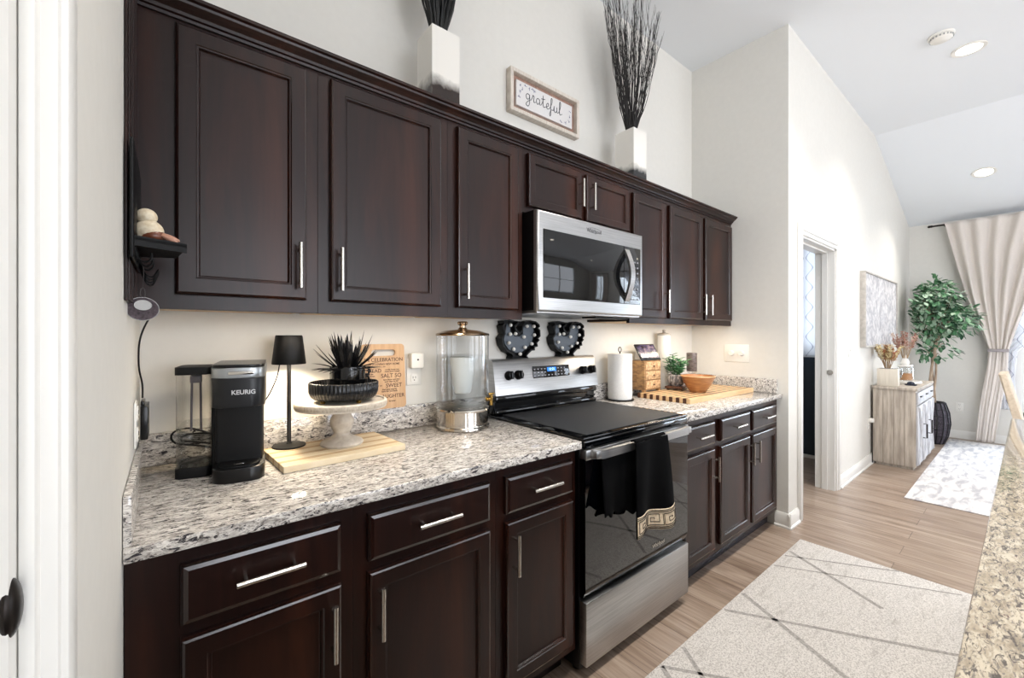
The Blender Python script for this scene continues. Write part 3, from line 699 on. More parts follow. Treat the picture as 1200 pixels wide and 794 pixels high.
b = B(); ell(b, (.036, .0, .020), (.022, .010, .006), rot=Matrix.Rotation(R(20), 4, 'Y')); ell(b, (.040, -.008, .015), (.018, .006, .005), rot=Matrix.Rotation(R(25), 4, 'Y')); b.build('tail', mat('pink_clay', 'b98a74', .5), r)
r = thing('hanging_charm', 'round grey and purple medallion hanging under the black wall shelf', 'keychain', (.024, -.49, 1.374), R(8))
b = B(); my = Matrix.Rotation(R(90), 4, 'X'); b.lathe([(0, 0), (.027, 0), (.028, .002), (.027, .004), (0, .004)], 32, mtx=my, sx=1, sy=.9); b.build('disc', grainy('woven_purple', '2e2629', '5c5056', (1, 1, 1), 200, .8), r)
b = B(); b.tube([(.0275*cos(a), -.002, .025*sin(a)) for a in [2*pi*i/32 for i in range(32)]], .0012, 6, closed=True); b.build('rim', mat('pewter_rim', '8a8885', .4, .5), r)
b = B(); b.lathe([(0, 0), (.016, 0), (.015, .003), (0, .003)], 24, (0, -.0045, .008), mtx=my, sx=1, sy=.75); b.build('badge', mat('pewter', '7a7874', .4, .6), r)
b = B(); b.tube([(.004*cos(a), -.002, .034+.012*sin(a)) for a in [2*pi*i/16 for i in range(16)]], .0012, 6, closed=True); b.tube([(.0, -.002, .044), (.002, 0, .075), (.001, .0, .10)], .0008, 6); b.build('ring', M['dark_iron'], r)
b = B()
for k in range(4): b.tube(catmull([(.018, -.44, 1.480-k*.003), (.028, -.46, 1.455-k*.006), (.040, -.45, 1.450-k*.006), (.05, -.43, 1.47-k*.003)]), .0018)
tag(b.build('black_lanyard', M['black_m']), 'bundle of black cord looped over the hooks under the wall shelf', 'lanyard')

# ---- water dispenser
r = thing('water_dispenser', 'tall clear glass water dispenser with metal lid and base beside the range', 'dispenser', (1.077, -.145, .9142))
b = B(); b.lathe([(0, 0), (.114, 0), (.119, .004), (.118, .012), (.113, .016), (.112, .022), (.114, .078), (.118, .083), (.116, .088), (0, .088)], 48); b.build('base', M['mirror'], r)
b = B(); b.lathe([(0, .090), (.104, .090), (.113, .100), (.115, .12), (.115, .40)], 48); b.build('glass_jar', M['glass'], r)
b = B(); b.lathe([(0, .100), (.098, .100), (.109, .110), (.1105, .125), (.1105, .315), (0, .315)], 48); b.build('water', M['water'], r)
b = B(); b.lathe([(0, .308), (.055, .306), (.056, .295), (.040, .165), (.034, .150), (0, .147)], 32); b.build('filter', mat('white_filter', 'e9ecec', .4, alpha=.6), r)
b = B(); b.lathe([(0, .400), (.116, .400), (.118, .404), (.115, .410), (.075, .422), (.022, .428), (.014, .436), (.014, .444), (.022, .450), (.024, .458), (.018, .463), (0, .463)], 48); b.build('lid', M['champagne'], r)
b = B(); b.tube([(.07, -.082, .125), (.085, -.105, .125)], .009, 12); b.tube([(.082, -.10, .145), (.082, -.10, .10)], .008, 12); b.box(.068, .096, -.106, -.096, .145, .153, .002); b.build('spigot', M['brass'], r)

# ---- rooster marquee lights
OUT = [(85, 65), (120, 58), (190, 65), (176, 82), (158, 95), (164, 118), (188, 146), (212, 128), (216, 98), (234, 70), (268, 58), (310, 65), (335, 85), (338, 95), (323, 108), (340, 125), (342, 165), (325, 183), (335, 195), (316, 214), (322, 238), (300, 243), (300, 265), (278, 265), (250, 290), (240, 305), (252, 322), (140, 322), (150, 300), (140, 285), (108, 268), (82, 228), (73, 180), (92, 150), (84, 115), (78, 95), (92, 85)]
BLB = [(140, 90), (258, 95), (308, 95), (138, 152), (176, 148), (235, 172), (312, 158), (130, 212), (162, 256), (243, 246), (293, 222), (208, 292)]
sc = .195/264
def rp(u, v): return ((u-205)*sc*1.30, (322-v)*sc)
r = thing('marquee_rooster', 'black rooster shaped marquee light on the range back, nearest the water dispenser', 'marquee light', (1.495, -.040, 1.1965), group='rooster marquee lights on the range back')
poly = [rp(*p) for p in OUT]
b = B(); b.prism(poly, .016, .030, 'y'); n = len(poly)
vs = []
for x, z in poly: vs += [(x, -.018, z), (x, .018, z)]
b.add(vs, [(2*i, 2*((i+1) % n), 2*((i+1) % n)+1, 2*i+1) for i in range(n)])
b.build('rim', M['black_m'], r, smooth=0, solid=.009)
FACE = [(112, 150), (122, 82), (146, 82), (146, 130), (176, 168), (214, 168), (238, 150), (238, 104), (252, 82), (300, 82), (316, 100), (312, 170), (298, 220), (262, 250), (228, 280), (190, 282), (140, 262), (112, 225), (103, 190)]
b = B(); b.prism([rp(*p) for p in FACE], .006, .0158, 'y'); b.build('face', mat('slate_face', '59616a', .5), r, smooth=0)
for p in BLB:
    x, z = rp(*p); q = B(); ell(q, (x, -.004, z), (.0095, .0105, .0095)); q.build('bulb', M['white_gloss'], r)
dup(r, (1.853, -.040, 1.1965), 'black rooster shaped marquee light on the range back, nearest the paper towels')

# ---- towel
def towel():
    r = thing('dish_towel', 'black hand towel with a gold greek key border hanging on the oven handle', 'towel', (1.56, -.70, .88)); O = r.location
    blk = mat('black_terry', '030304', .95, spec=.1); gold = grainy('cream_border', 'cbb392', 'ecdcc2', ns=90, rough=.8)
    def sheet(xa, xb, ybase, ztop, zb, ph, amp, flare=0, a0=.3):
        def fn(u, v):
            e = v**1.0; x = xa+(xb-xa)*u + flare*(u-.45)*v
            z = ztop+(zb(u)-ztop)*v
            y = ybase-amp*(a0+(1-a0)*v)*(.5+.5*sin(u*ph+v*1.2))-.004*v
            return (x, y, z)
        return fn
    f1 = sheet(1.375, 1.60, -.670, .876, lambda u: .622-.035*u+.008*sin(u*25), 9, .026, .03, .0)
    b = B(); b.grid(f1, 40, 24); b.build('back_fold', blk, r, off=O, solid=.006, smooth=80)
    zb = lambda u: .500-.0*u+(.045 if u > .42 else .045*max(0, (u-.25)/.17))*1.0
    f2 = sheet(1.535, 1.760, -.712, .884, lambda u: .518-.022*u+.006*sin(u*7), 8.5, .034, .09)
    b = B(); b.grid(f2, 44, 40); b.grid(lambda u, v: (1.535+.225*u, -.7135+.022*v, .884+.006*sin(pi*v)), 20, 6)
    b.build('front_fold', blk, r, off=O, solid=.006, smooth=80)
    hh = .884-.51; v0 = 1-.082/hh
    def off(u, v, d): p = f2(u, v0+(1-v0)*v*.995); return (p[0], p[1]-d, p[2])
    b = B(); b.grid(lambda u, v: off(u, v, .0048), 44, 8); bo = b.build('border', gold, r, off=O, solid=.001, smooth=80)
    # greek key lines
    b = B()
    def stroke(pts, w=.0028):
        for (u0, v0_), (u1, v1_) in zip(pts, pts[1:]):
            k = 6; P = [off(u0+(u1-u0)*i/k, v0_+(v1_-v0_)*i/k, .0062) for i in range(k+1)]
            b.tube(P, .0017, 4)
    for v in (.06, .14, .88, .95): stroke([(0.0, v), (.33, v), (.66, v), (.999, v)])
    for k in range(3):
        u = .03+k*.32
        stroke([(u, .78), (u, .24), (u+.24, .24), (u+.24, .62), (u+.08, .62), (u+.08, .42), (u+.16, .42), (u+.16, .5)])
        stroke([(u, .78), (u+.30, .78), (u+.30, .24)])
    b.build('greek_key', mat('key_brown', '2b2019', .9), bo, off=O)
towel()

# ---- paper towel
r = thing('paper_towel_holder', 'black wire paper towel holder left of the butcher block', 'paper towel holder', (2.262, -.108, .9142))
b = B(); b.lathe([(0, 0), (.085, 0), (.087, .004), (.085, .008), (0, .008)], 40); b.build('base', M['black_m'], r)
b = B(); b.tube([(0, 0, .006), (0, 0, .30)], .004, 8); b.tube([(.014*cos(a), 0, .313+.015*sin(a)) for a in [2*pi*i/20 for i in range(20)]], .003, 6, closed=True); b.build('pole', M['black_m'], r)
b = B(); b.lathe([(.018, 0), (.072, 0), (.074, .003), (.074, .276), (.072, .279), (.018, .279), (.018, 0)], 48); 
o = b.build('paper_towel_roll', grainy('paper', 'e9e6e2', 'f2f0ec', ns=120, rough=.9)); o.location = (2.262, -.108, .9226); tag(o, 'full white paper towel roll on the black holder', 'paper towel')
# ---- butcher board
light3 = grainy('maple_block', 'cfa97a', 'e0c095', (1, 14, 4), 8, .45); dk3 = grainy('walnut_block', '3d2114', '5e3a26', (1, 14, 4), 8, .45)
r = thing('butcher_block_board', 'large striped butcher block board on the right counter', 'cutting board', (2.865, -.302, .9142), R(-1))
b = B(); n = 8; k = .355/n
for i in range(n):
    y0 = -.1775+i*k; b.box(-.43, .43, y0, y0+k*.62, 0, .03, .0005, 1, mi=0); b.box(-.43, .43, y0+k*.62, y0+k, 0, .0298, 0, 1, mi=1)
for i in range(n): b.box(-.4306, -.429, -.1775+(i+.5)*k, -.1775+(i+1)*k, .001, .029, mi=1)
b.build('slab', [light3, dk3], r)
# ---- mini chest
cw = grainy('carved_mango', '725439', 'ab8559', (1, 1, 3), 26, .6, lo=.35, hi=.65, bs=.5); cl = grainy('carved_front', 'a17c55', 'd2b189', (1, 1, 1), 70, .6, lo=.4, hi=.6, bs=1)
r = thing('mini_chest', 'small carved wooden chest of three drawers on the butcher block', 'small chest', (2.565, -.147, .9447)); 
b = B(); b.box(-.095, .095, 0, .115, .012, .204, .002); 
for x in (-.095, .075):
    for y in (.002, .095): b.box(x, x+.02, y, y+.02, 0, .012)
b.build('body', cw, r)
for i in range(3): q = B(); q.box(-.083, .083, -.006, .001, .020+i*.061, .074+i*.061, .003); d = q.build('drawer', cl, r); q = B(); ell(q, (0, -.010, .047+i*.061), (.006, .006, .006)); q.build('knob', dk3, d)
# ---- smart display
r = thing('smart_display', 'tablet style smart display tilted back on top of the small chest', 'display', (2.568, -.10, 1.150), R(-6))
mt = Matrix.Translation((0, -.005, .052)) @ Matrix.Rotation(R(-32), 4, 'X')
b = B(); b.box(-.098, .098, -.005, .005, -.062, .062, .004, mtx=mt); b.build('screen_body', mat('charcoal', '23252a', .25), r)
m = mat('photo_screen', '3a3550', .2, emit='4a4268', es=.08); v = coords(m); f = noise(m, v, 30, 3); c = ramp(m, f, [(.35, '12111f'), (.5, '3d3654'), (.65, '80707c')]); base(m, c); LK(m, c, m.node_tree.nodes['Principled BSDF'].inputs['Emission Color'])
b = B(); b.box(-.088, .088, -.0062, -.0048, -.045, .053, mtx=mt); b.build('screen', m, r)
b = B(); b.prism([(.0, 0), (.06, 0), (.045, .07), (.02, .085)], -.055, .055, 'x', bev=.004); b.build('stand', M['white_p'], r)
# ---- canister behind
r = thing('white_canister', 'tall white canister with a knob lid in the corner behind the plant', 'canister', (2.835, -.067, .9142))
b = B(); b.lathe([(0, 0), (.042, 0), (.044, .004), (.044, .40), (0, .40)], 32); b.build('body', M['white_gloss'], r)
b = B(); b.lathe([(0, .401), (.046, .401), (.046, .412), (.04, .416), (.012, .420), (.009, .426), (.013, .436), (.009, .442), (0, .443)], 32); b.build('lid', mat('grey_lid', 'a8a29a', .4), r)
# ---- succulent plant on stand
r = thing('plant_riser', 'small square dark wooden riser under the green plant', 'riser', (2.815, -.180, .9447), R(12))
b = B(); b.box(-.095, .095, -.06, .055, .012, .024, .002)
b.build('top', dk3, r)
for x in (-.09, .08):
    for y in (-.062, .032): q = B(); q.box(x, x+.012, y, y+.012, 0, .012); q.build('leg', dk3, r)
r = thing('potted_succulent', 'bushy green plant in a round grey whitewashed pot', 'plant', (2.800, -.180, .9690))
b = B(); b.lathe([(0, 0), (.035, 0), (.050, .014), (.058, .038), (.054, .064), (.045, .078), (.041, .078), (.048, .06), (0, .055)], 40); b.build('pot', grainy('grey_wash_pot', '5e5a5c', 'c4bfbb', (1, 1, .25), 60, .7, lo=.42, hi=.58, bs=.4), r)
leafm = grainy('leaf_green', '2f6b3c', '6aa36a', ns=30, rough=.45); leafd = grainy('leaf_dark', '1f4a2c', '3f7a4a', ns=30, rough=.4)
def leaf(b, p, d, L, w, mi=0, up=None, curl=.2):
    d = d.normalized(); up = up or Vector((0, 0, 1)); side = d.cross(up)
    side = side.normalized() if side.length > 1e-4 else Vector((1, 0, 0)); nr = side.cross(d)
    vs = []; 
    for t, ww in ((0, .08), (.3, .85), (.6, 1), (.85, .6), (1, .05)):
        c = p+d*L*t-nr*L*curl*t*t; vs += [c-side*w*ww, c+nr*w*-.25*ww, c+side*w*ww]
    b.add(vs, [(i*3+j, i*3+j+1, i*3+4+j, i*3+3+j) for i in range(4) for j in range(2)], mi)
b = B(); st = B(); rnd = random.Random(11)
for i in range(17):
    a = rnd.uniform(0, 2*pi); el = rnd.uniform(.55, 1.5); L = rnd.uniform(.07, .16); p0 = Vector((.015*cos(a), .015*sin(a), .06)); d = Vector((cos(a)*cos(el)*.75, sin(a)*cos(el)*.55, sin(el)))
    st.tube([p0, p0+d*L], .002, 5)
    for k in range(11):
        p = p0+d*L*(.3+.07*k); a2 = k*2.4; dd_ = (Vector((cos(a2), sin(a2), .5))); leaf(b, p, dd_, rnd.uniform(.028, .042), rnd.uniform(.010, .014), k % 2)
b.build('leaves', [leafm, leafd], r, smooth=0, solid=.0015); st.build('stems', leafd, r)
# ---- candle hurricane
r = thing('candle_holder', 'dark brown candle cup on a clear glass pedestal by the wooden bowl', 'candle holder', (2.975, -.200, .9447))
b = B(); b.lathe([(0, 0), (.035, 0), (.036, .004), (.01, .014), (.007, .03), (.016, .045), (.018, .055), (.010, .068), (.01, .09), (.035, .112), (.037, .116), (0, .116)], 28); b.build('pedestal', M['glass'], r)
b = B(); b.lathe([(0, .117), (.033, .117), (.035, .122), (.035, .245), (.033, .247), (.032, .13), (0, .13)], 28); b.build('cup', grainy('smoked_brown', '4a3f3b', '7c716c', (1, 1, 3), 40, .3), r)
# ---- bowl
m = grainy('turned_acacia', '935c33', 'bb8350', (1, 1, 6), 14, .3, coat=.3)
b = B(); b.lathe([(0, 0), (.048, 0), (.052, .008), (.080, .05), (.104, .100), (.106, .106), (.100, .107), (.074, .058), (.045, .018), (0, .014)], 56)
b.lathe([(.1025, .10), (.1065, .103), (.1065, .1075), (.1025, .1085)], 56, mi=1)
o = b.build('wooden_bowl', [m, grainy('bowl_rim', 'c89a68', 'dcb489', ns=20, rough=.4)], smooth=50); o.location = (2.775, -.345, .9447); tag(o, 'round brown wooden bowl at the front of the butcher block', 'bowl')

# ================================================================== top of cabinets
def ombre(name, dark_c, z0, z1):
    m = mat(name, 'e8e4dc', .12); tc = NN(m, 'ShaderNodeTexCoord'); sp = NN(m, 'ShaderNodeSeparateXYZ'); LK(m, tc.outputs['Object'], sp.inputs[0])
    f = noise(m, tc.outputs['Object'], 25, 3); ad = NN(m, 'ShaderNodeMath', operation='MULTIPLY_ADD'); ad.inputs[1].default_value = .05; LK(m, f, ad.inputs[0]); LK(m, sp.outputs['Z'], ad.inputs[2])
    mr = NN(m, 'ShaderNodeMapRange'); mr.inputs['From Min'].default_value = z0; mr.inputs['From Max'].default_value = z1; LK(m, ad.outputs[0], mr.inputs['Value'])
    c = ramp(m, mr.outputs[0], [(0, dark_c), (1, 'e8e4dc')]); base(m, c); return m
def sqvase(b, w, h):
    t = .008
    for z0, z1, o, i in (): pass
    pr = [(w/2, 0), (w/2, h)]
    b.box(-w/2, w/2, -w/2, w/2, 0, .01)
    for q in ((-w/2, -w/2+t, -w/2, w/2), (w/2-t, w/2, -w/2, w/2), (-w/2+t, w/2-t, -w/2, -w/2+t), (-w/2+t, w/2-t, w/2-t, w/2)): b.box(*q, .01, h)
r = thing('square_vase', 'tall white square vase with a dark brown glazed foot, left above the cabinets', 'vase', (.932, -.187, 2.156)); b = B(); sqvase(b, .126, .378); b.build('body', ombre('brown_ombre', '2a1f1a', .165, .215), r, smooth=0)
r = thing('square_vase', 'tall white square vase with a black silver foot, right above the cabinets', 'vase', (2.262, -.187, 2.156)); b = B(); sqvase(b, .132, .385); b.build('body', ombre('silver_ombre', '1c1d1f', .155, .20), r, smooth=0)
def sticks(loc, n, h, spread, seed, label, rad=.0030, twigs=5):
    r = thing('dried_branches', label, 'branches', loc); b = B(); rnd = random.Random(seed)
    for i in range(n):
        a = rnd.uniform(0, 2*pi); q = rnd.uniform(.05, 1)**.6; hh = h*rnd.uniform(.72, 1); P = []; R0 = .042*q
        ex = spread*q*cos(a); ey = .35*spread*q*sin(a); K = 12
        for k in range(K+1):
            t = k/K; P.append((R0*cos(a)*min(1, .5+t*2)+ex*t+rnd.gauss(0, .0035)*(t > .1), R0*sin(a)*min(1, .5+t*2)+ey*t+rnd.gauss(0, .003)*(t > .1), hh*t))
        P.insert(0, (R0*cos(a)*.3, R0*sin(a)*.3, -.2)); K += 1
        b.tube(P, [rad*(1-.7*k/K) for k in range(K+1)], 5)
        for z in range(twigs):
            k = rnd.randint(6, K-1); p = Vector(P[k]); d = Vector((rnd.uniform(-.35, .35)+ex*.4, rnd.uniform(-.1, .1), 1)).normalized()*rnd.uniform(.05, .14); b.tube([p, p+d*.5+Vector((rnd.uniform(-.01, .01), 0, 0)), p+d], [.0013, .0010, .0006], 4)
    b.build('twigs', mat('dark_twig', '1d1917', .6) if seed != 3 else mat('black_twig', '060606', .45), r)
sticks((.932, -.187, 2.525), 80, .75, .13, 3, 'black branches in the left white vase, cut off by the top edge', .0048, 0)
sticks((2.262, -.187, 2.532), 85, .86, .24, 4, 'dark fanned out twigs in the right white vase', .0028, 6)
# ---- grateful sign
r = thing('framed_sign', 'whitewashed framed wooden sign reading grateful above the wall cabinets', 'sign', (1.70, 0, 2.592)); 
fw_ = grainy('sign_whitewash', 'c3b7a9', 'e0d8cd', (8, 1, 1), 20, .7); inw = grainy('sign_inner_wood', '8c6a5c', 'b09080', (6, 1, 1), 20, .7)
b = B(); X, Z = .262, .112
for q in ((-X, X, Z-.020, Z), (-X, X, -Z, -Z+.020), (-X, -X+.020, -Z+.020, Z-.020), (X-.020, X, -Z+.020, Z-.020)): b.box(q[0], q[1], -.040, -.001, q[2], q[3], .0015)
b.build('frame', fw_, r)
b = B(); b.box(-X+.018, X-.018, -.010, -.001, -Z+.018, Z-.018); b.build('backing', inw, r)
pb = B(); pb.box(-.213, .213, -.026, -.010, -.066, .066, .001)
L_ = {'g': [[(.8, .9), (.4, 1), (.1, .6), (.3, .1), (.7, .3), (.8, .9), (.8, -.4), (.5, -1), (.1, -.8), (.4, -.3), (1.0, .2)]], 'r': [[(0, .2), (.3, .9), (.35, 1.15), (.6, .95), (.52, .4), (.6, .05), (.9, .2)]],
      'a': [[(.7, .9), (.3, 1), (.05, .5), (.3, 0), (.65, .4), (.72, .9), (.72, .2), (.95, .1)]], 't': [[(0, .2), (.35, 1.0), (.4, 1.9), (.38, .3), (.6, 0), (.85, .2)], [(.05, 1.25), (.8, 1.4)]],
      'e': [[(0, .2), (.5, .5), (.6, .85), (.4, 1.0), (.15, .6), (.3, .05), (.7, .15)]], 'f': [[(0, .2), (.5, 1.2), (.6, 1.95), (.4, 2.1), (.3, 1.0), (.3, -.6), (.15, -1), (.05, -.6), (.4, .1), (.8, .2)]],
      'u': [[(0, .2), (.15, 1), (.15, .3), (.4, .0), (.7, .4), (.75, 1), (.75, .2), (1, .1)]], 'l': [[(0, .2), (.4, 1.2), (.45, 2.1), (.25, 2.1), (.2, .5), (.35, 0), (.8, .25)]]}
b = B(); x = -.150; s_ = .036
for ch in 'grateful':
    for P in L_[ch]: b.tube(catmull([(x+p[0]*s_, -.0268, -.016+p[1]*s_*.9) for p in P], 5), .0019, 5)
    x += s_*{'g': 1.0, 'r': .9, 'a': .95, 't': .85, 'e': .7, 'f': .8, 'u': 1, 'l': .8}[ch]*1.12
let_ = b; rnd = random.Random(2); b = pb
for cx_, cz_ in [(-.19, .045), (-.17, .03), (-.185, .01), (-.195, -.02), (-.15, .05), (-.10, .052), (-.085, .045), (.19, .0), (.185, -.03), (.16, -.045), (.12, -.05), (.195, .03), (-.12, .046)]:
    for k in range(5):
        a = rnd.uniform(0, 2*pi); b.tube([(cx_, -.0266, cz_), (cx_+.009*cos(a), -.0266, cz_+.009*sin(a))], .0013, 4, mi=1)
pl_ = b.build('plaque', [mat('white_plaque', 'dddad8', .6), mat('lilac_print', '8f8ea6', .6)], r); let_.build('lettering', mat('ink', '3a3c40', .6), pl_)

# ================================================================== ceiling fixtures
def can(x, y, label, power=20):
    slope = math.atan2(.322, 1) if x > 5.93 else 0
    z = ZC if x <= 5.93 else ZC-(x-5.93)*.3217
    r = thing('recessed_light', label, 'ceiling light', (x, y, z-.001), group='recessed ceiling lights'); r.rotation_euler = (0, slope*.97, 0)
    b = B(); b.lathe([(.068, -.001), (.070, -.005), (.092, -.006), (.095, -.003), (.095, 0), (.068, 0)], 40); b.build('trim_ring', M['white_p'], r)
    b = B(); b.lathe([(0, -.004), (.069, -.003), (.069, 0), (0, 0)], 40); b.build('lens', M['lit'], r)
    l = bpy.data.lights.new('can_light', 'AREA'); l.shape = 'DISK'; l.size = .13; l.energy = power; l.color = (1, .95, .88); l.spread = R(105)
    o = bpy.data.objects.new('can_light', l); COL.objects.link(o); o.parent = r; o.location = (0, 0, -.012)
can(4.69, -1.43, 'recessed ceiling light in the flat ceiling beside the smoke detector', 14)
can(7.0, -1.40, 'recessed ceiling light in the sloped ceiling near the curtains', 16)
can(1.9, -1.43, 'added unseen ceiling light above the range aisle', 24)  # out of view, added for downlight on floor, counters and rug
can(3.3, -1.50, 'added unseen ceiling light beyond the range aisle', 18)  # another added downlight for the aisle
can(.75, -1.55, 'added unseen ceiling light over the near end of the island', 12)  # added downlight for the near end
can(6.41, -4.62, 'recessed living room ceiling light mirrored in the microwave door')
can(3.2, -3.6, 'added unseen living room ceiling light behind the island')  # added out of view for more light in the room
r = thing('smoke_detector', 'round white smoke detector on the ceiling beside the nearer recessed light', 'smoke detector', (4.33, -1.32, ZC-.001))
b = B(); b.lathe([(0, 0), (.07, 0), (.07, -.012), (.064, -.016), (.060, -.016), (.058, -.030), (.05, -.036), (0, -.038)], 40); b.build('housing', M['white_p'], r)
b = B()
for i in range(20): a = 2*pi*i/20; b.box(.0605, .0625, -.004, .004, -.029, -.018, mtx=Matrix.Rotation(a, 4, 'Z'))
b.build('vents', mat('vent_grey', '9a9a98', .6), r)
# under-cabinet lighting
def undercab(x0, x1, label, p):
    r = thing('under_cabinet_light', label, 'light strip', ((x0+x1)/2, -.268, ZU0+.0108)); w = (x1-x0)/2
    b = B(); b.box(-w, w, -.012, .012, -.008, -.001, .002); b.build('housing', M['white_p'], r)
    b = B(); b.box(-w+.01, w-.01, -.008, .008, -.0092, -.008); b.build('diffuser', M['lit'], r)
    l = bpy.data.lights.new('strip_light', 'AREA'); l.shape = 'RECTANGLE'; l.size = 2*w-.03; l.size_y = .015; l.energy = p; l.color = (1, .86, .68)
    o = bpy.data.objects.new('strip_light', l); COL.objects.link(o); o.parent = r; o.location = (0, 0, -.012)
undercab(.15, 1.15, 'slim light strip under the left wall cabinets', 2.6)
undercab(2.2, 3.2, 'slim light strip under the right wall cabinets', 4)

# ================================================================== rugs
def rug(name, label, x0, x1, y0, y1, m, lines=None, lm=None):
    b = B(); b.box(x0, x1, y0, y1, .0005, .009, .003)
    if lines:
        for (ax, ay), (bx, by), w in lines:
            d = Vector((bx-ax, by-ay)); n_ = Vector((-d.y, d.x)).normalized()*w/2
            pts = [(ax, ay), (bx, by)]
            b.add([(ax-n_.x, ay-n_.y, .0096), (bx-n_.x, by-n_.y, .0096), (bx+n_.x, by+n_.y, .0096), (ax+n_.x, ay+n_.y, .0096)], [(0, 1, 2, 3)], 1)
    mats = [m, lm] if lines else [m]
    return tag(b.build(name, mats), label, 'rug')
m = grainy('cream_rug', 'a8a39e', 'd5d0cb', (1, 1, 1), 190, .95, lo=.38, hi=.55, bs=.5)
v = coords(m, (1, 5, 1), (0, 0, R(35))); f = noise(m, v, 5, 6, .7, .3)
old = m.node_tree.nodes['Principled BSDF'].inputs['Base Color'].links[0].from_socket
base(m, mixc(m, ramp(m, f, [(.55, (0, 0, 0)), (.68, (.6, .6, .6))]), old, '9b958f'))
gl = grainy('grey_rug_line', '8a8683', 'aca7a2', (1, 1, 1), 90, .95, lo=.35, hi=.6)
def ext(a, b_, y0=-.80, y1=-1.58):
    dx, dy = b_[0]-a[0], b_[1]-a[1]; f0 = lambda y: a[0]+dx*(y-a[1])/dy
    return ((f0(y0), y0), (f0(y1), y1))
ln = [(*ext((2.995, -.807), (2.729, -1.267), y1=-1.27), .022), (*ext((2.919, -.801), (3.194, -1.221), y1=-1.26), .014), (*ext((2.339, -.792), (2.081, -1.277)), .022), (*ext((2.127, -.794), (2.559, -1.495)), .018),
      (*ext((1.585, -.80), (1.54, -.88)), .02), (*ext((1.585, -.80), (2.1, -1.5)), .016), (*ext((1.75, -.8), (1.25, -1.5)), .018), (*ext((1.2, -.8), (1.6, -1.45)), .018), (*ext((1.05, -.8), (.9, -1.45)), .02), (*ext((2.75, -.8), (3.18, -1.5), y1=-1.5), .010)]
rug('runner_rug', 'cream kitchen runner rug with thin grey crossing lines along the aisle', .75, 3.228, -1.60, -.788, m, ln, gl)
m2 = grainy('distressed_rug', 'b4b3b8', 'dfdcdb', (.6, 2.2, 1), 9, .95, lo=.38, hi=.55, bs=.3, detail=9, dist=.5)
rug('dining_rug', 'pale distressed grey and white rug in front of the sideboard', 4.70, 7.78, -3.2, -1.075, m2)

# ================================================================== dining end
# sideboard
wgrey = grainy('weathered_oak', '9a8f83', 'c2b7a9', (1, 6, .6), 6, .6, lo=.35, hi=.65); wfr = grainy('whitewashed_front', 'b4b4b8', 'd3d3d5', (6, 1, .6), 6, .6)
r = thing('sideboard', 'weathered grey wood sideboard with whitewashed barn doors against the hall wall', 'sideboard', (6.2, -.86, 0)); O = r.location
SX0, SX1, SY0, SY1 = 5.70, 6.76, -1.02, -.702
b = B(); b.box(SX0, SX1, SY0, SY1, .03, .775, .002); b.box(SX0+.03, SX1-.03, SY0+.02, SY1-.02, 0, .03)
for k in range(1, 4): y = SY0+k*(SY1-SY0)/4; b.box(SX0-.0012, SX0, y-.0015, y+.0015, .03, .775, mi=1)
b.build('body', [wgrey, mat('groove', '6e6358', .8)], r, off=O)
b = B(); b.box(SX0-.012, SX1+.012, SY0-.015, SY1+.005, .7755, .80, .003); b.build('top', wgrey, r, off=O)
for i in range(3):
    a = SX0+.02+i*.34; q = B(); q.box(a, a+.325, SY0-.016, SY0-.0005, .64, .755, .003); d = q.build('drawer', wfr, r, off=O)
    q = B(); q.box(a+.11, a+.21, SY0-.030, SY0-.016, .705, .715, .002); q.build('pull', M['dark_iron'], d, off=O)
for i in range(3):
    a = SX0+.02+i*.34; q = B(); q.box(a, a+.325, SY0-.016, SY0-.0005, .05, .625, .003)
    for z0, z1, s in ((.06, .615, 1), (.06, .615, -1)): q.tube([(a+.02 if s > 0 else a+.305, SY0-.019, z0), (a+.305 if s > 0 else a+.02, SY0-.019, z1)], .010, 4)
    d = q.build('door', wfr, r, off=O)
    q = B(); q.tube([(a+.30, SY0-.016, .42), (a+.30, SY0-.045, .42), (a+.30, SY0-.045, .28), (a+.30, SY0-.016, .28)], .006, 8); q.build('handle', M['dark_iron'], d, off=O)
b = B(); b.box(5.60, 5.645, YH-.045, YH-.010, .435, .475, .004); tag(b.build('plug_adapter', M['white_p']), 'white plug block in the outlet left of the sideboard', 'adapter')
b = B(); b.tube(catmull([(5.63, YH-.03, .433), (5.65, YH-.026, .3), (5.655, YH-.026, .15), (5.66, YH-.026, .02)]), .004); tag(b.build('power_cord', M['black']), 'dark cord running down beside the sideboard', 'cord')
# planter with dried flowers
r = thing('planter_box', 'cream rectangular planter box on the near end of the sideboard', 'planter', (5.80, -.80, .8005))
b = B(); b.box(-.05, .05, -.085, .075, 0, .175, .003); b.box(-.035, .035, -.07, .06, .1752, .177, mi=1); b.build('body', [grainy('cream_slats', 'cfc6b6', 'e0d8ca', (30, 30, 1), 6, .7), M['dark_iron']], r)
def spray(name, label, cat, loc, n, h, sp, mats, seed, kinds=1, tuft=.02):
    r = thing(name, label, cat, loc); st = B(); b = B(); rnd = random.Random(seed)
    for i in range(n):
        a = rnd.uniform(0, 2*pi); q = rnd.uniform(.1, 1); e = Vector((sp*q*cos(a), sp*q*sin(a), h*rnd.uniform(.6, 1))); p0 = Vector((.02*cos(a), .02*sin(a), 0)); mid = p0.lerp(e, .5)+Vector((0, 0, .02))
        st.tube([p0, mid, e], .0015, 4); mi = rnd.randrange(len(mats))
        for k in range(16):
            t = .45+.55*k/16; p = p0.lerp(e, t); leaf(b, p, Vector((rnd.gauss(0, 1), rnd.gauss(0, 1), 1.2)), tuft*rnd.uniform(.7, 1.5), tuft*.28, mi)
    st.build('stems', mat('dry_stem', 'a58a68', .8), r); b.build('flower_heads', mats, r, smooth=0, solid=.0008)
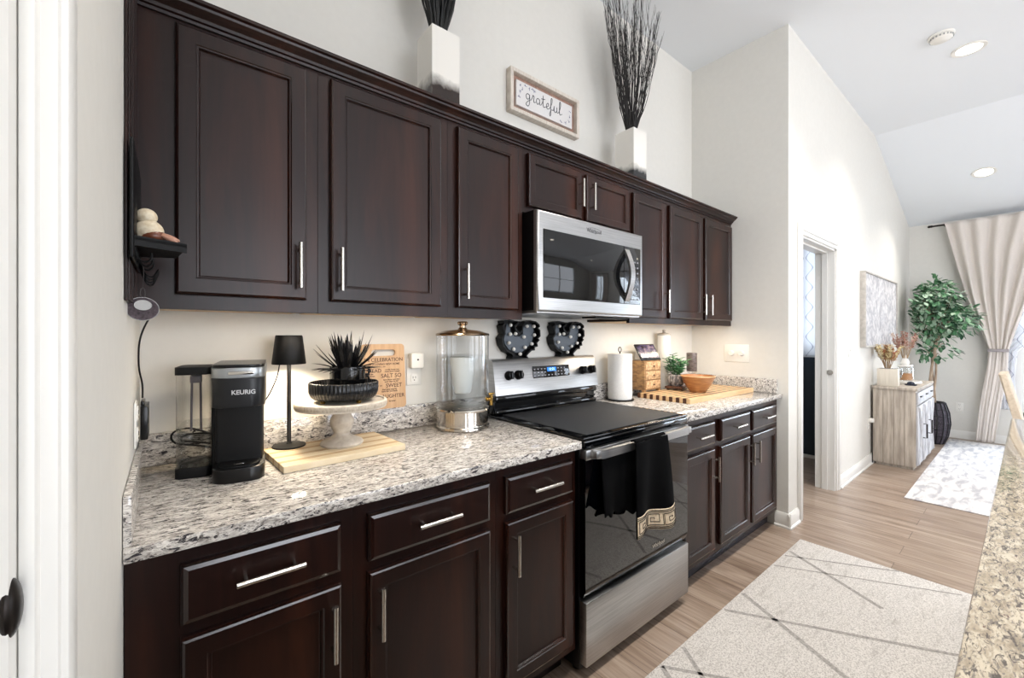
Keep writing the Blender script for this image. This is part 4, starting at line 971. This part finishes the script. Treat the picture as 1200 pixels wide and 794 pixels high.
dr = [mat('dried_cream', 'e3d8bf', .8), mat('dried_rust', 'a8714f', .8), mat('dried_gold', 'c9a86e', .8), mat('dried_tan', 'c5a68a', .8), mat('dried_yellow', 'd8c89a', .8)]
spray('dried_flowers', 'cream and rust dried flower bunch in the planter box', 'dried flowers', (5.80, -.80, .978), 46, .25, .12, dr, 1, tuft=.027)
# candle jar / copper
r = thing('candle_jar', 'clear glass jar with a copper band on the far end of the sideboard', 'jar', (6.33, -.86, .828))
b = B(); b.lathe([(0, 0), (.066, 0), (.068, .004), (.068, .10), (.064, .135), (.056, .14), (.056, .15)], 36); b.build('glass', M['glass'], r, solid=.002)
b = B(); b.lathe([(0, .004), (.062, .004), (.0645, .008), (.0645, .075), (0, .075)], 36); b.build('candle_wax', mat('copper_wax', 'c79468', .3), r)
b = B(); b.lathe([(0, .15), (.064, .15), (.064, .168), (0, .168)], 36); b.build('lid', M['white_gloss'], r)
b = B(); b.lathe([(0, 0), (.12, 0), (.125, .01), (.122, .026), (.115, .026), (.11, .012), (0, .012)], 40); b.box(-.0, .0, 0, 0, 0, 0) if 0 else None
o = b.build('round_tray', M['white_gloss']); o.location = (6.31, -.87, .8005); tag(o, 'round white tray under the candle jar on the sideboard', 'tray')
r = thing('bud_vase', 'small white bottle vase standing on top of the candle jar', 'vase', (6.33, -.86, .9968)); b = B(); b.lathe([(0, 0), (.03, 0), (.038, .02), (.03, .05), (.014, .07), (.012, .10), (.016, .105), (.010, .10), (0, .06)], 28); b.build('body', M['white_gloss'], r)
spray('pampas_stems', 'pinkish pampas grass plumes in the small white vase', 'dried flowers', (6.33, -.86, 1.066), 20, .30, .12, [mat('pampas_pink', 'b98f80', .9), mat('pampas_rose', 'a97c6e', .9), mat('pampas_pale', 'd9c4b6', .9)], 6, tuft=.028)
r = thing('glass_goblet', 'clear glass goblet between planter and candle jar', 'goblet', (5.98, -.85, .8005)); b = B(); b.lathe([(0, 0), (.04, 0), (.04, .004), (.006, .012), (.005, .06), (.03, .08), (.042, .12), (.038, .17), (.036, .17), (.040, .12), (.028, .083), (0, .07)], 28); b.build('body', M['glass'], r)
b = B(); ell(b, (0, 0, .02), (.02, .03, .02)); b.lathe([(0, 0), (.045, 0), (.05, .012), (.045, .014), (0, .006)], 24); o = b.build('trinket_dish', mat('navy_glaze', '2b3140', .2)); o.location = (6.02, -.945, .8005); tag(o, 'small navy trinket dish at the front edge of the sideboard', 'dish')
# wall art
m = grainy('weathered_art', 'a3a1a4', 'd2cfce', (1, 1, 1), 14, .7, lo=.4, hi=.6, detail=9, dist=1.0)
r = thing('wall_art', 'wide pale weathered wood panel art on the hall wall above the sideboard', 'wall art', (6.07, YH, 1.57)); b = B()
for k in range(7): b.box(-.76+k*.2171, -.76+(k+1)*.2171-.003, -.034, -.001, -.355, .355, .002)
b.build('planks', m, r)
b = B(); 
for q in ((-.78, -.762, -.37, .37), (.762, .78, -.37, .37), (-.762, .762, .356, .37), (-.762, .762, -.37, -.356)): b.box(q[0], q[1], -.045, -.001, q[2], q[3], .001)
b.build('frame', grainy('grey_frame', 'a8a29a', 'c4beb6', ns=30, rough=.6), r)
# ---- tree
r = thing('ficus_tree', 'artificial ficus tree with twisted trunks standing in a dark woven basket', 'tree', (7.38, -.96, 0))
b = B(); trunkm = grainy('ficus_bark', '8a7460', 'b8a48e', (3, 3, 1), 14, .8, bs=.4)
for k, (ph, rad) in enumerate(((0, .018), (2.2, .014), (4.2, .010))):
    P = []
    for i in range(22):
        t = i/21; a = ph+t*5.0; P.append((.024*cos(a)+.02*t*(k-1), .024*sin(a)-.02*t, .30+t*1.15))
    b.tube(P, [rad*(1-.45*i/21) for i in range(22)], 8)
rnd = random.Random(9)
tw = B(); lf = B()
CR = [((0, .02, 1.60), (.30, .31, .35)), ((-.02, -.18, 1.50), (.26, .20, .20)), ((0, .12, 1.72), (.22, .16, .24)), ((0, -.06, 1.84), (.2, .16, .18)), ((0, -.02, 1.16), (.2, .21, .14))]
CNT = [260, 170, 120, 90, 45]
for (c, s), n_ in zip(CR, CNT):
    for i in range(n_):
        u = Vector((rnd.gauss(0, 1), rnd.gauss(0, 1), rnd.gauss(0, 1))).normalized()*rnd.uniform(.35, 1)**.5
        p = Vector((c[0]+u.x*s[0], min(c[1]+u.y*s[1], .165), c[2]+u.z*s[2])); d = Vector((u.x, min(u.y, .1), u.z*.4-.25+rnd.uniform(-.4, .4)))
        for k in range(2):
            dd_ = d+Vector((rnd.gauss(0, .5), min(.3, rnd.gauss(0, .5))-(1.0 if p.y > .1 else 0), rnd.gauss(0, .35))); leaf(lf, p+Vector((rnd.gauss(0, .02), rnd.gauss(0, .02), rnd.gauss(0, .02))), dd_, rnd.uniform(.06, .10), rnd.uniform(.016, .025), rnd.choice((0, 1, 1, 2, 2)))
for i in range(46):
    c, s = CR[rnd.choice((0, 0, 1, 2, 3, 4))]; u = Vector((rnd.gauss(0, 1), rnd.gauss(0, 1), rnd.gauss(0, 1))).normalized()*.8
    e = Vector((c[0]+u.x*s[0], min(.2, c[1]+u.y*s[1]), c[2]+u.z*s[2])); z0 = min(e.z-.05, rnd.uniform(1.1, 1.42)); s0 = Vector((0, -.02, max(z0, 1.05))); b.tube([s0, s0.lerp(e, .5)+Vector((0, 0, .04)), e], [.006, .004, .0015], 5)
b.build('trunk', trunkm, r)
lf.build('foliage', [grainy('ficus_dark', '1f432c', '3c6a4c', ns=20, rough=.5), grainy('ficus_mid', '38663f', '6a9871', ns=20, rough=.5), grainy('ficus_pale', '86a68a', 'b9cbb4', ns=20, rough=.55)], r, smooth=0, solid=.001)
b = B(); b.lathe([(0, .0), (.10, .0), (.135, .10), (.155, .25), (.145, .38), (.11, .50), (.10, .50), (.10, .32), (0, .30)], 32)
bk = b.build('basket', grainy('woven_basket', '1d1a20', '4f4650', (1, 1, 1), 90, .8, bs=1), r)
b = B()
for i in range(16):
    a = 2*pi*i/16; b.tube([(rr_*cos(a), rr_*sin(a), z) for rr_, z in ((.102, .0), (.14, .10), (.160, .25), (.150, .38), (.115, .50))], .006, 5)
for z, rr_ in ((.01, .104), (.10, .14), (.18, .153), (.26, .161), (.34, .156), (.42, .139), (.5, .113)): b.tube([(rr_*cos(2*pi*i/32), rr_*sin(2*pi*i/32), z) for i in range(32)], .005, 5, closed=True)
b.build('basket_ribs', mat('dark_wicker', '17141a', .6), bk)

# ---- curtains
drapem = grainy('linen_drape', 'cbc2ba', 'dad2ca', (1, 1, 1), 250, .9, bs=.2)
def cloth(name, c, alpha, tl):
    m = bpy.data.materials.new(name); m.use_nodes = True; nt = m.node_tree; nt.nodes.clear(); N = nt.nodes.new
    o = N('ShaderNodeOutputMaterial'); d = N('ShaderNodeBsdfDiffuse'); t = N('ShaderNodeBsdfTranslucent'); tr = N('ShaderNodeBsdfTransparent'); a = N('ShaderNodeMixShader'); b = N('ShaderNodeMixShader')
    a.inputs[0].default_value = tl; b.inputs[0].default_value = alpha; L = nt.links.new
    L(d.outputs[0], a.inputs[1]); L(t.outputs[0], a.inputs[2]); L(tr.outputs[0], b.inputs[1]); L(a.outputs[0], b.inputs[2]); L(b.outputs[0], o.inputs[0])
    return m, d, t
m, d_, t_ = cloth('trellis_sheer', None, .85, .55)
tc = NN(m, 'ShaderNodeTexCoord'); sp = NN(m, 'ShaderNodeSeparateXYZ'); LK(m, tc.outputs['Object'], sp.inputs[0])
def mth(op, a, b=None):
    n = NN(m, 'ShaderNodeMath', operation=op)
    for i, q in enumerate((a, b)):
        if q is None: continue
        if isinstance(q, (int, float)): n.inputs[i].default_value = q
        else: LK(m, q, n.inputs[i])
    return n.outputs[0]
Y_ = mth('MULTIPLY', sp.outputs['Y'], 38); Z_ = mth('MULTIPLY', sp.outputs['Z'], 30)
# ogee trellis: |cos(y)+cos(z)...| near zero
tv = mth('ABSOLUTE', mth('SUBTRACT', mth('COSINE', Y_), mth('MULTIPLY', mth('COSINE', Z_), .82)))
tcol = ramp(m, tv, [(.06, 'b4b5c0'), (.13, 'f0f0f2')])
LK(m, tcol, d_.inputs[0]); LK(m, tcol, t_.inputs[0]); sheer = m
def interp(z, tab):
    for (z0, a), (z1, c) in zip(tab, tab[1:]):
        if z0 >= z >= z1:
            t = (z0-z)/(z0-z1); return a+(c-a)*t
    return tab[-1][1] if z < tab[-1][0] else tab[0][1]
def drape(name, label, x, tabL, tabR, zt, zb, pleats, m, mirror=None, amp=.028, tie=1.135, rod=None):
    r = thing(name, label, 'curtain', (x, interp(zb, tabL), zb)); O = r.location
    def fn(u, v):
        z = zt+(zb-zt)*v; a = interp(z, tabL); c = interp(z, tabR); y = a+(c-a)*u; k = (min(1, .35+max(0, z-tie)*.9)*(1 if z > tie else .5)) if tie else 1
        return (x+amp*k*sin(u*pleats*2*pi+.4*sin(v*3))+.006*sin(u*17+v*5), y+.004*sin(v*9+u*30), z)
    b = B(); b.grid(fn, pleats*10, 60); b.build('panel', m, r, off=O, smooth=80, solid=.003)
    if tie:
        a = interp(tie, tabL); c = interp(tie, tabR); q = B(); q.box(x-.045, x+.045, min(a, c)-.006, max(a, c)+.006, tie-.018, tie+.018, .006); q.build('tieback', mat('grey_tie', '9a9394', .7), r, off=O)
    return r
tL = [(2.80, -1.02), (2.3, -1.12), (1.8, -1.22), (1.4, -1.33), (1.135, -1.40), (.9, -1.385), (.4, -1.33), (.0, -1.30)]
tR = [(2.80, -2.05), (2.3, -1.86), (1.8, -1.73), (1.4, -1.62), (1.135, -1.555), (.9, -1.545), (.4, -1.49), (.0, -1.45)]
drape('curtain', 'long beige drape tied back in the middle at the far window', 7.785, tL, tR, 2.745, .02, 6, drapem)
sL = [(2.80, -1.25), (1.135, -1.44), (.4, -1.44)]; sR = [(2.80, -3.2), (2.3, -2.9), (1.8, -2.4), (1.4, -1.95), (1.135, -1.62), (.8, -1.60), (.4, -1.63)]
drape('sheer_curtain', 'white trellis patterned sheer curtain behind the beige drape', 7.865, sL, sR, 2.745, .43, 6, sheer, tie=None, amp=.012)
def rod(x, y0, y1, z, label):
    r = thing('curtain_rod', label, 'curtain rod', (x, y0, z)); O = r.location
    b = B(); b.tube([(x, y0, z), (x, y1, z)], .011, 12); b.build('rod', M['dark_iron'], r, off=O)
    for y in (y0, y1): q = B(); q.tube([(x, y-.03, z), (x, y-.01, z), (x, y, z), (x, y+.02, z), (x, y+.03, z)], [.006, .017, .014, .017, .006], 12); q.build('finial', M['dark_iron'], r, off=O)
    for y in (y0+.12*(1 if y1 > y0 else -1), y1-.12*(1 if y1 > y0 else -1)): q = B(); q.tube([(x, y, z), (x+.12, y, z)], .006, 8); q.build('bracket', M['dark_iron'], r, off=O)
rod(7.83, -.90, -3.9, 2.735, 'dark metal curtain rod at the top of the far wall')
rod(7.83, -4.35, -6.1, 2.58, 'dark metal curtain rod over the living room window')
drape('curtain', 'beige drape on the near side of the living room window', 7.785, [(2.6, -4.40), (0, -4.42)], [(2.6, -4.85), (0, -4.83)], 2.56, .02, 5, drapem, tie=None)
drape('curtain', 'beige drape on the far side of the living room window', 7.785, [(2.6, -5.55), (0, -5.57)], [(2.6, -6.05), (0, -6.0)], 2.56, .02, 5, drapem, tie=None)
# side room curtain
drape('sheer_curtain', 'trellis patterned curtain in the room beyond the hall doorway', 5.36, [(2.3, .95), (1.0, .95)], [(2.3, -.42), (1.0, -.42)], 2.255, 1.09, 9, sheer, tie=None, amp=.02)
rod(5.36, -.45, 1.05, 2.27, 'dark metal curtain rod seen through the hall doorway')
# chair
r = thing('dining_chair', 'beige upholstered dining chair behind the end of the island', 'chair', (5.45, -1.80, 0)); O = r.location
up = grainy('cream_upholstery', 'bfae98', 'd3c4b0', ns=60, rough=.85, bs=.2)
b = B(); b.prism([(-1.555, 1.005), (-1.60, 1.01), (-1.675, .66), (-1.71, .42), (-1.655, .42), (-1.63, .66)], 5.22, 5.68, 'x', bev=.012); b.build('backrest', up, r, off=O)
b = B(); b.box(5.21, 5.69, -2.16, -1.67, .40, .48, .02, 3); b.build('seat', up, r, off=O)
for x in (5.235, 5.645):
    for y0, y1 in ((-1.69, -1.64), (-2.14, -2.14)): q = B(); q.tube([(x, y0, .41), (x, y1, .0125)], [.022, .014], 8); q.build('leg', dk3, r, off=O)
